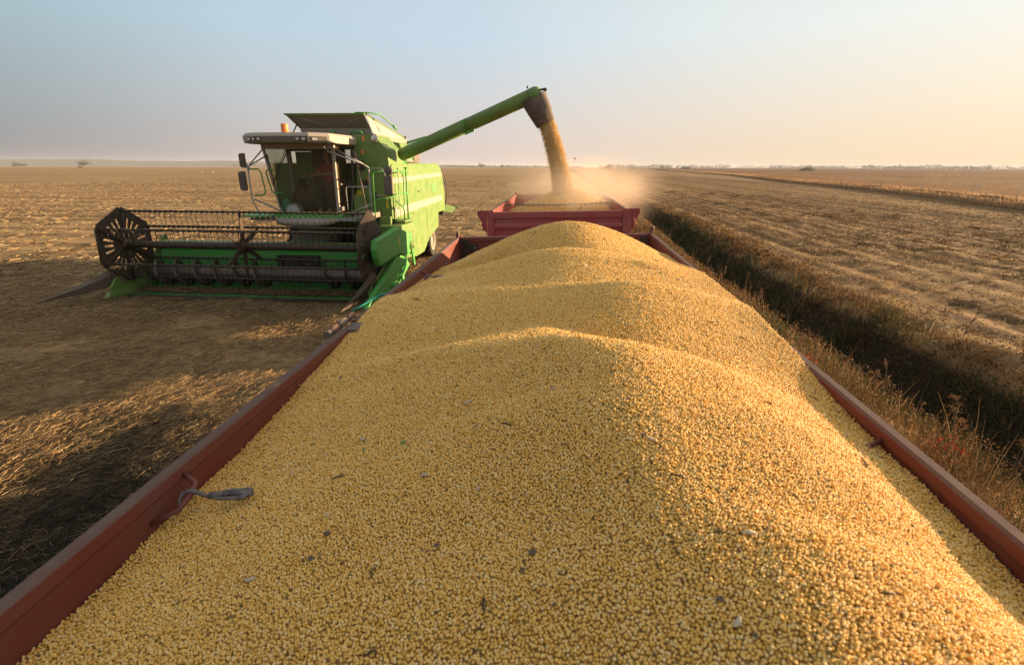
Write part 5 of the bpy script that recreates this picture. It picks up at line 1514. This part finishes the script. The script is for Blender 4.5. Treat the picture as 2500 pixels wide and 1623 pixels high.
PO = (-5.93, 13.1, 2.42)
pe = empty('person', PO)
tag(pe, 'driver in a red shirt sitting in the harvester cab with one arm on the wheel', 'person')
hip = (-5.95, 13.17, 2.56)
body_n = [(hip, .15), ((-5.95, 13.16, 2.72), .14), ((-5.945, 13.14, 2.88), .15), ((-5.94, 13.11, 3.03), .15), ((-5.935, 13.08, 3.13), .07), ((-5.93, 13.05, 3.20), .058), ((-5.93, 13.02, 3.28), .085), ((-5.93, 13.01, 3.36), .095), ((-5.93, 13.02, 3.42), .07), ((-5.93, 12.925, 3.31), .022),
          ((-5.77, 13.10, 3.06), .065), ((-5.70, 13.02, 2.86), .050), ((-5.80, 12.86, 2.86), .046), ((-6.05, 12.76, 2.85), .040), ((-6.17, 12.74, 2.845), .026), ((-6.22, 12.735, 2.84), .036),
          ((-6.10, 13.10, 3.05), .065), ((-6.20, 13.0, 2.86), .050), ((-6.30, 12.88, 2.80), .044), ((-6.40, 12.78, 2.80), .026), ((-6.42, 12.755, 2.805), .036),
          ((-5.84, 13.05, 2.52), .10), ((-5.82, 12.72, 2.50), .075), ((-5.82, 12.68, 2.20), .058), ((-5.82, 12.68, 1.98), .042), ((-5.82, 12.58, 1.935), .04),
          ((-6.06, 13.05, 2.52), .10), ((-6.08, 12.74, 2.50), .075), ((-6.08, 12.72, 2.20), .058), ((-6.08, 12.72, 1.98), .042), ((-6.08, 12.62, 1.935), .04)]
body_e = [(0, 1), (1, 2), (2, 3), (3, 4), (4, 5), (5, 6), (6, 7), (7, 8), (6, 9), (3, 10), (10, 11), (11, 12), (12, 13), (13, 14), (14, 15), (3, 16), (16, 17), (17, 18), (18, 19), (19, 20),
          (0, 21), (21, 22), (22, 23), (23, 24), (24, 25), (0, 26), (26, 27), (27, 28), (28, 29), (29, 30)]
for base, hx, hy, hz in ((15, -6.22, 12.735, 2.84), (20, -6.42, 12.755, 2.805)):      # five fingers closing on the wheel rim
    for i, (dx, dz, ln) in enumerate(((-.030, .022, .030), (-.036, .008, .036), (-.036, -.006, .034), (-.030, -.020, .028), (.012, .030, .026))):
        a_ = len(body_n)
        body_n += [((hx + dx, hy - .012, hz + dz), .010), ((hx + dx * 1.3, hy - .012 - ln * .8, hz + dz * 1.1 - .006), .008), ((hx + dx * 1.0, hy - .012 - ln, hz + dz * 1.1 - .026), .007)]
        body_e += [(base, a_), (a_, a_ + 1), (a_ + 1, a_ + 2)]
skinned('body', body_n, body_e, M['skin'], pe, 0, 1, PO)
skinned('shirt', [(hip, .165), ((-5.95, 13.16, 2.72), .16), ((-5.945, 13.14, 2.88), .168), ((-5.94, 13.11, 3.03), .165), ((-5.935, 13.09, 3.12), .09), ((-5.77, 13.10, 3.06), .085), ((-5.71, 13.04, 2.90), .075), ((-6.10, 13.10, 3.05), .085), ((-6.19, 13.02, 2.90), .075)],
        [(0, 1), (1, 2), (2, 3), (3, 4), (3, 5), (5, 6), (3, 7), (7, 8)], M['cloth_red'], pe, 0, 2, PO)
skinned('trousers', [((-5.95, 13.17, 2.54), .165), ((-5.84, 13.05, 2.52), .115), ((-5.82, 12.72, 2.50), .09), ((-5.82, 12.68, 2.20), .075), ((-5.82, 12.68, 2.0), .065), ((-6.06, 13.05, 2.52), .115), ((-6.08, 12.74, 2.50), .09), ((-6.08, 12.72, 2.20), .075), ((-6.08, 12.72, 2.0), .065)],
        [(0, 1), (1, 2), (2, 3), (3, 4), (0, 5), (5, 6), (6, 7), (7, 8)], M['cloth_dark'], pe, 0, 2, PO)
hr = MB()
hv_, hf_ = [], []
for i in range(7):
    ph = math.pi * .62 * i / 6
    for k in range(16):
        t = 2 * math.pi * k / 16
        front = .5 + .5 * math.cos(t)
        p2 = min(ph, math.pi * (.62 - .30 * front))
        hv_.append((-5.93 + .106 * math.sin(p2) * math.sin(t), 13.025 - .112 * math.sin(p2) * math.cos(t), 3.345 + .135 * math.cos(p2)))
for i in range(6):
    for k in range(16): hf_.append((i * 16 + k, i * 16 + (k + 1) % 16, (i + 1) * 16 + (k + 1) % 16, (i + 1) * 16 + k))
hr.add(hv_, hf_, True); hr.build('hair', M['hair'], pe)
ey = MB()
for s in (-1, 1): ey.lathe((-5.93 + s * .034, 12.925, 3.335), 'y', [(-.010, .001), (-.007, .010), (.0, .013), (.012, .013)], 8)
ey.build('eye', M['black'], pe)
mo = MB(); mo.lathe((-5.93, 12.935, 3.262), 'x', [(-.026, .002), (0, .009), (.026, .002)], 6); mo.build('mouth', M['cloth_red'], pe)

# ------------------------------------------------------------------ bits lying on the beans
M['twig'] = paint('dark_twig', (0.045, 0.03, 0.02), 0.8, 0, (0.12, 0.08, 0.05), 0.5, 40)
M['pod'] = paint('pale_pod_husk', (0.52, 0.42, 0.29), 0.7, 0, (0.34, 0.24, 0.15), 0.5, 40)
M['clod'] = paint('grey_brown_clod', (0.13, 0.095, 0.075), 0.9, 0, (0.24, 0.18, 0.13), 0.5, 40)
M['leaf'] = paint('green_leaf_scrap', (0.10, 0.22, 0.04), 0.6, 0, (0.12, 0.16, 0.05), 0.4, 40)


def bit(kind):
    c = MB()
    if kind == 'twig':
        L = .05
        c.tube([(-L * .5, 0, .002), (-L * .15, .003, .004), (L * .2, -.001, .003), (L * .5, .004, .002)], [.0022, .003, .0026, .0016], 6); c.tube([(-.004, .002, .003), (.006, .010, .006)], [.0018, .001], 5)
        return c.build('twig', M['twig'])
    if kind == 'pod':
        n_ = 7; V_, F_ = [], []
        for i in range(n_):
            t = i / (n_ - 1); x = (t - .5) * .036; w = .0075 * math.sin(math.pi * (0.06 + .88 * t)) * (1 + .18 * math.sin(t * 14)); y0 = .004 * math.sin(t * 3)
            for k in range(8):
                a_ = 2 * math.pi * k / 8; V_.append((x, y0 + math.cos(a_) * w, .003 + math.sin(a_) * w * .45))
        for i in range(n_ - 1):
            for k in range(8): F_.append((i * 8 + k, i * 8 + (k + 1) % 8, i * 8 + 8 + (k + 1) % 8, i * 8 + 8 + k))
        F_ += [tuple(range(8))[::-1], tuple(range(8 * (n_ - 1), 8 * n_))]
        c.add(V_, F_, True); return c.build('pod_husk', M['pod'])
    if kind == 'clod':
        V_, F_ = [], []
        for i in range(6):
            ph = math.pi * i / 5
            for k in range(9):
                t = 2 * math.pi * k / 9; q = .0065 * (1 + 1.1 * float(vnoise(np.array(k * 1.3), np.array(i * 1.6), 95)))
                V_.append((math.sin(ph) * math.cos(t) * q * 1.3, math.sin(ph) * math.sin(t) * q, math.cos(ph) * q * .8 + .003))
        for i in range(5):
            for k in range(9): F_.append((i * 9 + k, i * 9 + (k + 1) % 9, i * 9 + 9 + (k + 1) % 9, i * 9 + 9 + k))
        c.add(V_, F_); return c.build('soil_clod', M['clod'])
    V_ = [(-.012, 0, .002), (-.004, -.007, .005), (.006, -.006, .004), (.014, 0, .003), (.005, .006, .006), (-.004, .007, .005), (0, 0, .002)]
    c.add(V_, [(0, 1, 6), (1, 2, 6), (2, 3, 6), (3, 4, 6), (4, 5, 6), (5, 0, 6)]); return c.build('leaf_scrap', M['leaf'])


BITS = {'twig': ('dark broken stem lying among the soybeans of the near heap', 'twig', 'dark stems on the near heap', 34),
        'pod': ('pale dry pod husk lying on the near soybean heap', 'pod husk', 'pod husks on the near heap', 44),
        'clod': ('grey brown lump of soil lying on the near soybean heap', 'soil clod', 'soil lumps on the near heap', 12),
        'leaf': ('small green leaf scrap lying on the near soybean heap', 'leaf', 'leaf scraps on the near heap', 6)}
for kind, (lab, cat, grp, cnt) in BITS.items():
    src = bit(kind)
    for i in range(cnt):
        o = src if i == 0 else src.copy()
        if i: COL.objects.link(o)
        u = random.uniform(-1.0, 1.0); v = .55 + 5.0 * random.random() ** 1.7
        if abs(u) > 1.0 * (0.35 + v * .5): u *= .4
        z = float(heap1(np.array([u]), np.array([v]))[0])
        du = float(heap1(np.array([u + .02]), np.array([v]))[0]) - z; dv = float(heap1(np.array([u]), np.array([v + .02]))[0]) - z
        nrm = Vector((-du / .02, -dv / .02, 1)).normalized()
        q = Vector((0, 0, 1)).rotation_difference(nrm).to_matrix().to_4x4()
        sc = random.uniform(.5, 1.0) * (1.0 if v < 2.5 else 1.3)
        o.matrix_world = T1M @ Matrix.Translation((u, v, z + .005)) @ q @ Matrix.Rotation(random.uniform(0, 6.28), 4, 'Z') @ Matrix.Diagonal((sc, sc * random.uniform(.8, 1.2), sc, 1))
        tag(o, lab, cat, grp)


# ------------------------------------------------------------------ single plants by the ditch
def leaf_cloud(name, centre, rad, n, size, mat, parent, squash=1.0, lump=5):
    c = np.array(centre); lumps = RNG.normal(0, .5, (lump, 3)) * rad
    which = RNG.integers(0, lump, n)
    p = c + lumps[which] * np.array([1, 1, squash]) + RNG.normal(0, .30, (n, 3)) * rad * np.array([1, 1, squash])
    a = RNG.normal(0, 1, (n, 3)); a /= np.linalg.norm(a, axis=1)[:, None]
    b_ = np.cross(a, RNG.normal(0, 1, (n, 3))); b_ /= np.linalg.norm(b_, axis=1)[:, None]
    s = size * RNG.uniform(.6, 1.4, n)[:, None]
    V = np.stack([p - a * s, p - b_ * s * .5, p + a * s, p + b_ * s * .5], 1).reshape(-1, 3)
    o = mesh_np(name, V, np.arange(n * 4), 4, mat, {'tint': np.repeat(np.clip(RNG.normal(.5, .2, n) + .3 * (which / lump - .5), 0, 1), 4)})
    if parent is not None:
        o.parent = parent; o.location = -Vector(ORG[parent.name])
    return o


M['red_leaf'] = strand_mat('red_autumn_leaves', [(0, (0.16, 0.012, 0.015)), (.6, (0.40, 0.02, 0.03)), (1, (0.40, 0.12, 0.04))], .3)
M['yel_leaf'] = strand_mat('yellow_green_leaves', [(0, (0.05, 0.05, 0.012)), (.6, (0.14, 0.12, 0.025)), (1, (0.26, 0.20, 0.05))], .3)
M['seed_head'] = strand_mat('brown_seed_heads', [(0, (0.09, 0.04, 0.018)), (.6, (0.20, 0.10, 0.04)), (1, (0.32, 0.20, 0.10))], .2)
M['tree_leaf'] = strand_mat('far_tree_leaves', [(0, (0.02, 0.025, 0.008)), (.6, (0.055, 0.055, 0.018)), (1, (0.12, 0.10, 0.04))], .2)


def bush(x, y, h, nm, mat, label, cat, n=900, size=.03, stems=7, grp=None):
    g = float(gh(np.array([x]), np.array([y]))[0]) - .02
    e = empty(nm, (x, y, g)); tag(e, label, cat, grp)
    c = MB()
    for i in range(stems):
        a_ = random.uniform(0, 6.28); t = random.uniform(.05, .35)
        c.tube([(x, y, g), (x + math.cos(a_) * t * .3 * h, y + math.sin(a_) * t * .3 * h, g + h * .5), (x + math.cos(a_) * t * h, y + math.sin(a_) * t * h, g + h * random.uniform(.8, 1.05))], [.008, .006, .003], 5)
    c.build('stem', M['bark'], e)
    leaf_cloud('foliage', (x, y, g + h * .6), h * .42, n, size, mat, e, 1.0, 7)


def dock(x, y, h, label, cat, grp, umbel=False):
    g = float(gh(np.array([x]), np.array([y]))[0]) - .02
    e = empty('weed', (x, y, g)); tag(e, label, cat, grp)
    c = MB(); lean = random.uniform(-.15, .15), random.uniform(-.15, .15)
    P = lambda t: (x + lean[0] * h * t * t, y + lean[1] * h * t * t, g + h * t)
    c.tube([P(0), P(.35), P(.7), P(1.0)], [.007, .006, .005, .003], 6)
    heads = []
    for i in range(7 if umbel else 9):
        t = random.uniform(.62, .97) if umbel else random.uniform(.35, .95); a_ = random.uniform(0, 6.28); L = h * random.uniform(.10, .2)
        b_ = P(t); q = (b_[0] + math.cos(a_) * L * .6, b_[1] + math.sin(a_) * L * .6, b_[2] + L * .9)
        c.tube([b_, q], [.004, .002], 5); heads.append((b_, q))
    c.build('stem', M['bark'], e)
    pts = []
    for b_, q in heads:
        for k in range(46):
            if umbel: t = 1.0; j = RNG.normal(0, .020, 3) * np.array([1.3, 1.3, .35])
            else: t = RNG.uniform(.25, 1.05); j = RNG.normal(0, .009, 3)
            pts.append(np.array(b_) * (1 - t) + np.array(q) * t + j)
    p = np.array(pts); n_ = len(p); a = RNG.normal(0, 1, (n_, 3)); a /= np.linalg.norm(a, axis=1)[:, None]; b2 = np.cross(a, RNG.normal(0, 1, (n_, 3))); b2 /= np.linalg.norm(b2, axis=1)[:, None]
    V = np.stack([p - a * .007, p - b2 * .005, p + a * .007, p + b2 * .005], 1).reshape(-1, 3)
    o = mesh_np('seed_head', V, np.arange(n_ * 4), 4, M['seed_head'], {'tint': np.repeat(np.clip(RNG.normal(.5, .2, n_), 0, 1), 4)}); o.parent = e; o.location = -Vector(ORG[e.name])


bush(4.05, 4.85, .36, 'red_leaved_shrub', M['red_leaf'], 'small shrub with bright red leaves close beside the near trailer', 'shrub', 170, .014)
bush(3.9, 7.3, .40, 'red_leaved_plant', M['red_leaf'], 'small red leaved plant in the dry grass further along the bank', 'plant', 70, .02, 4)
bush(8.0, 6.4, .85, 'yellow_green_bush', M['yel_leaf'], 'bushy yellow green weed clump on the far edge of the ditch', 'bush', 700, .026, 20)
bush(6.9, 10.6, .55, 'yellow_green_bush', M['yel_leaf'], 'olive green weed standing alone on the far bank further along', 'bush', 260, .024, 14)
for i, (x, y, h) in enumerate(((4.6, 5.5, .62), (5.0, 5.9, .55), (4.85, 4.95, .70))):
    dock(x, y, h, 'dry branching stalk with flat brown flower heads beside the red shrub', 'dry weed', 'dry flower stalks by the red shrub', True)
for i, (x, y, h) in enumerate(((3.6, 8.6, .75), (4.1, 10.1, .7), (3.9, 12.0, .8), (5.2, 7.6, .8), (7.3, 7.9, .7), (7.2, 9.0, .75), (6.0, 5.6, .9), (7.0, 5.2, .8), (4.4, 14.5, .8), (4.2, 6.4, .6))):
    dock(x, y, h, 'tall rusty brown dock weed standing on the ditch bank', 'dry weed', 'rusty dock weeds along the ditch')


# ------------------------------------------------------------------ far things on the plain
def far_tree(x, y, h, w, label, nm='tree', cat='tree', grp=None, n=500, squash=.8):
    e = empty(nm, (x, y, 0)); tag(e, label, cat, grp)
    c = MB(); c.tube([(x, y, -.2), (x + .02 * h, y, h * .35), (x - .02 * h, y, h * .7)], [h * .035, h * .028, h * .01], 7)
    for i in range(4):
        a_ = i * 1.6; c.tube([(x, y, h * .3), (x + math.cos(a_) * w * .3, y + math.sin(a_) * w * .3, h * .62)], [h * .018, h * .008], 5)
    c.build('trunk', M['bark'], e)
    leaf_cloud('crown', (x, y, h * .58), w * .62, n, h * .06, M['tree_leaf'], e, squash * h / w * .8, 9)


def polar(px, d):
    """Ground position at distance d in the direction of image column px on the horizon."""
    a = math.atan((px - 1250) / 1280.0) - R(5.0)
    return math.sin(a) * d, math.cos(a) * d


for (px, d, h, w, lab, grp, n_) in (
        (1970, 420, 4.4, 6.2, 'lone round bush on the skyline above the uncut crop', None, 700),
        (1478, 520, 6.0, 6.5, 'roundish tree, tallest of the small clump at the far end of the ditch', None, 600),
        (1488, 540, 3.6, 5.0, 'low spreading tree at the foot of the tallest one by the far ditch end', None, 350),
        (1466, 500, 4.0, 4.0, 'narrow tree beside the tallest one on the trailer side of the far ditch clump', None, 350),
        (1541, 620, 3.4, 5.0, 'small low bush between the clump and the far farm building', None, 250),
        (1510, 560, 2.2, 4.0, 'very low dark bush close to the tree clump at the far ditch end', None, 200),
        (1617, 900, 5.6, 4.0, 'small upright tree near the dust trail on the skyline', None, 250),
        (200, 800, 9.0, 10.0, 'solitary tree on the skyline before the bluish hills', None, 400),
        (1172, 900, 9.0, 6.0, 'single thin tree on the skyline behind the harvester engine', None, 250),
        (1226, 1000, 7.0, 5.0, 'small tree on the skyline between harvester and falling beans', None, 250)):
    x, y = polar(px, d); far_tree(x, y, h, w, lab, 'tree', 'tree', grp, n_)
# hazy tree belts far away
vx = []
for (p0, p1, d, h0, n_) in ((1480, 1640, 2600, 14, 900), (1650, 1780, 2900, 14, 500), (1080, 1420, 2400, 9, 900), (1880, 2060, 3000, 14, 600), (2100, 2420, 2700, 13, 900), (30, 60, 1900, 8, 120), (560, 720, 2600, 9, 300), (1800, 2500, 3600, 15, 1500)):
    for i in range(n_):
        px = random.uniform(p0, p1); x, y = polar(px, d + random.uniform(-60, 60))
        hk = h0 * (.55 + .9 * (float(vnoise(np.array(px * .09), np.array(d * .1), 97)) + .5) * (.4 + .6 * random.random()))
        vx.append((x + random.gauss(0, 3), y, random.random() * hk))
p = np.array(vx); n_ = len(p); a = RNG.normal(0, 1, (n_, 3)); a /= np.linalg.norm(a, axis=1)[:, None]; b2 = np.cross(a, RNG.normal(0, 1, (n_, 3))); b2 /= np.linalg.norm(b2, axis=1)[:, None]
V = np.stack([p - a * 3.2, p - b2 * 2.2, p + a * 3.2, p + b2 * 2.2], 1).reshape(-1, 3)
tl = mesh_np('treeline', V, np.arange(n_ * 4), 4, M['tree_leaf'], {'tint': np.repeat(RNG.random(n_), 4)})
tag(tl, 'hazy belts of trees far off along the horizon', 'trees', kind='stuff')
# farm building, mast, two white markers
x, y = polar(1673, 950)
e = empty('farm_building', (x, y, 0)); tag(e, 'long grey farm building on the skyline beyond the uncut crop', 'building')
MB().box(x - 6, x + 6, y - 4, y + 4, 0, 3.0).build('wall', M['grey_panel'], e)
c = MB(); c.prism([(y - 4.4, 2.95), (y + 4.4, 2.95), (y, 4.0)], 'x', x - 6.3, x + 6.3); c.build('roof', M['post'], e)
c = MB()
for i in range(5): c.box(x - 5 + 2.3 * i, x - 4 + 2.3 * i, y - 4.03, y - 3.995, 1.0, 2.2)
c.build('window', M['black'], e)
x, y = polar(1401, 330)
e = empty('mast', (x, y, 0)); tag(e, 'thin pole with a box on top standing in the far field', 'pole')
c = MB(); c.rod((x, y, -.3), (x, y, 8.0), .10, 8, .07); c.rod((x - .5, y, 6.8), (x + .5, y, 6.8), .03, 6); c.build('pole', M['steel'], e)
c = MB(); c.box(x - .62, x + .62, y - .3, y + .3, 7.7, 8.5); c.rod((x - .3, y, 8.5), (x - .3, y, 8.8), .04, 6); c.build('box', M['mirror_back'], e)
for px, lab in ((489, 'low white marker far out in the field, the wider of two'), (516, 'slim white marker post far out in the field toward the cab mirrors')):
    x, y = polar(px, 290); c = MB()
    c.lathe((x, y, -.1), 'z', [(0, .22), (.5 if px < 500 else .95, .20), (.6 if px < 500 else 1.1, .001)], 10); tag(c.build('field_marker', M['stripe']), lab, 'marker')


# ------------------------------------------------------------------ dust and haze
def vol_box(name, x0, x1, y0, y1, z0, z1):
    c = MB(); c.box(x0, x1, y0, y1, z0, z1)
    m_, nt, b = new_mat(name + '_air'); nt.nodes.remove(b)
    return c, m_, nt


c, m_, nt = vol_box('dust', -2.4, 3.4, 8.9, 18.0, 1.7, 4.6)
pv_ = node(nt, "ShaderNodeVolumePrincipled"); pv_.inputs["Color"].default_value = (0.88, 0.74, 0.60, 1); pv_.inputs["Anisotropy"].default_value = 0.1
tc = node(nt, "ShaderNodeTexCoord")
mp = node(nt, "ShaderNodeMapping"); mp.inputs["Location"].default_value = (-.55, -12.3, -2.55); mp.vector_type = 'POINT'
nt.links.new(tc.outputs["Object"], mp.inputs["Vector"])
mp2 = node(nt, "ShaderNodeMapping"); mp2.inputs["Scale"].default_value = (1 / 2.1, 1 / 3.6, 1 / .85)
nt.links.new(mp.outputs[0], mp2.inputs["Vector"])
ln_ = node(nt, "ShaderNodeVectorMath", operation='LENGTH'); nt.links.new(mp2.outputs[0], ln_.inputs[0])
nz = node(nt, "ShaderNodeTexNoise"); nz.inputs["Scale"].default_value = 1.6; nz.inputs["Detail"].default_value = 4
nt.links.new(tc.outputs["Object"], nz.inputs["Vector"])
ml = node(nt, "ShaderNodeMath", operation='MULTIPLY_ADD'); ml.inputs[1].default_value = 0.9; nt.links.new(nz.outputs["Fac"], ml.inputs[0]); nt.links.new(ln_.outputs["Value"], ml.inputs[2])
mr = node(nt, "ShaderNodeMapRange"); mr.inputs[1].default_value = 1.45; mr.inputs[2].default_value = 0.35; mr.inputs[3].default_value = 0.0; mr.inputs[4].default_value = 0.62; mr.interpolation_type = 'SMOOTHSTEP'
nt.links.new(ml.outputs[0], mr.inputs[0]); nt.links.new(mr.outputs[0], pv_.inputs["Density"])
nt.links.new(pv_.outputs[0], nt.nodes["Material Output"].inputs["Volume"])
dust = c.build('dust', m_); tag(dust, 'cloud of grain dust drifting off the falling stream over the further trailer', 'dust', kind='stuff')
m_.cycles.volume_step_rate = 1.0 if hasattr(m_, 'cycles') else None

c, m_, nt = vol_box('haze', -8500, 8500, -1400, 8200, -4.0, 26)
pv_ = node(nt, "ShaderNodeVolumePrincipled"); pv_.inputs["Color"].default_value = (0.70, 0.74, 0.85, 1); pv_.inputs["Density"].default_value = 0.00013; pv_.inputs["Anisotropy"].default_value = 0.0
nt.links.new(pv_.outputs[0], nt.nodes["Material Output"].inputs["Volume"])
hz = c.build('haze', m_); tag(hz, 'thin haze over the plain', 'haze', kind='stuff')
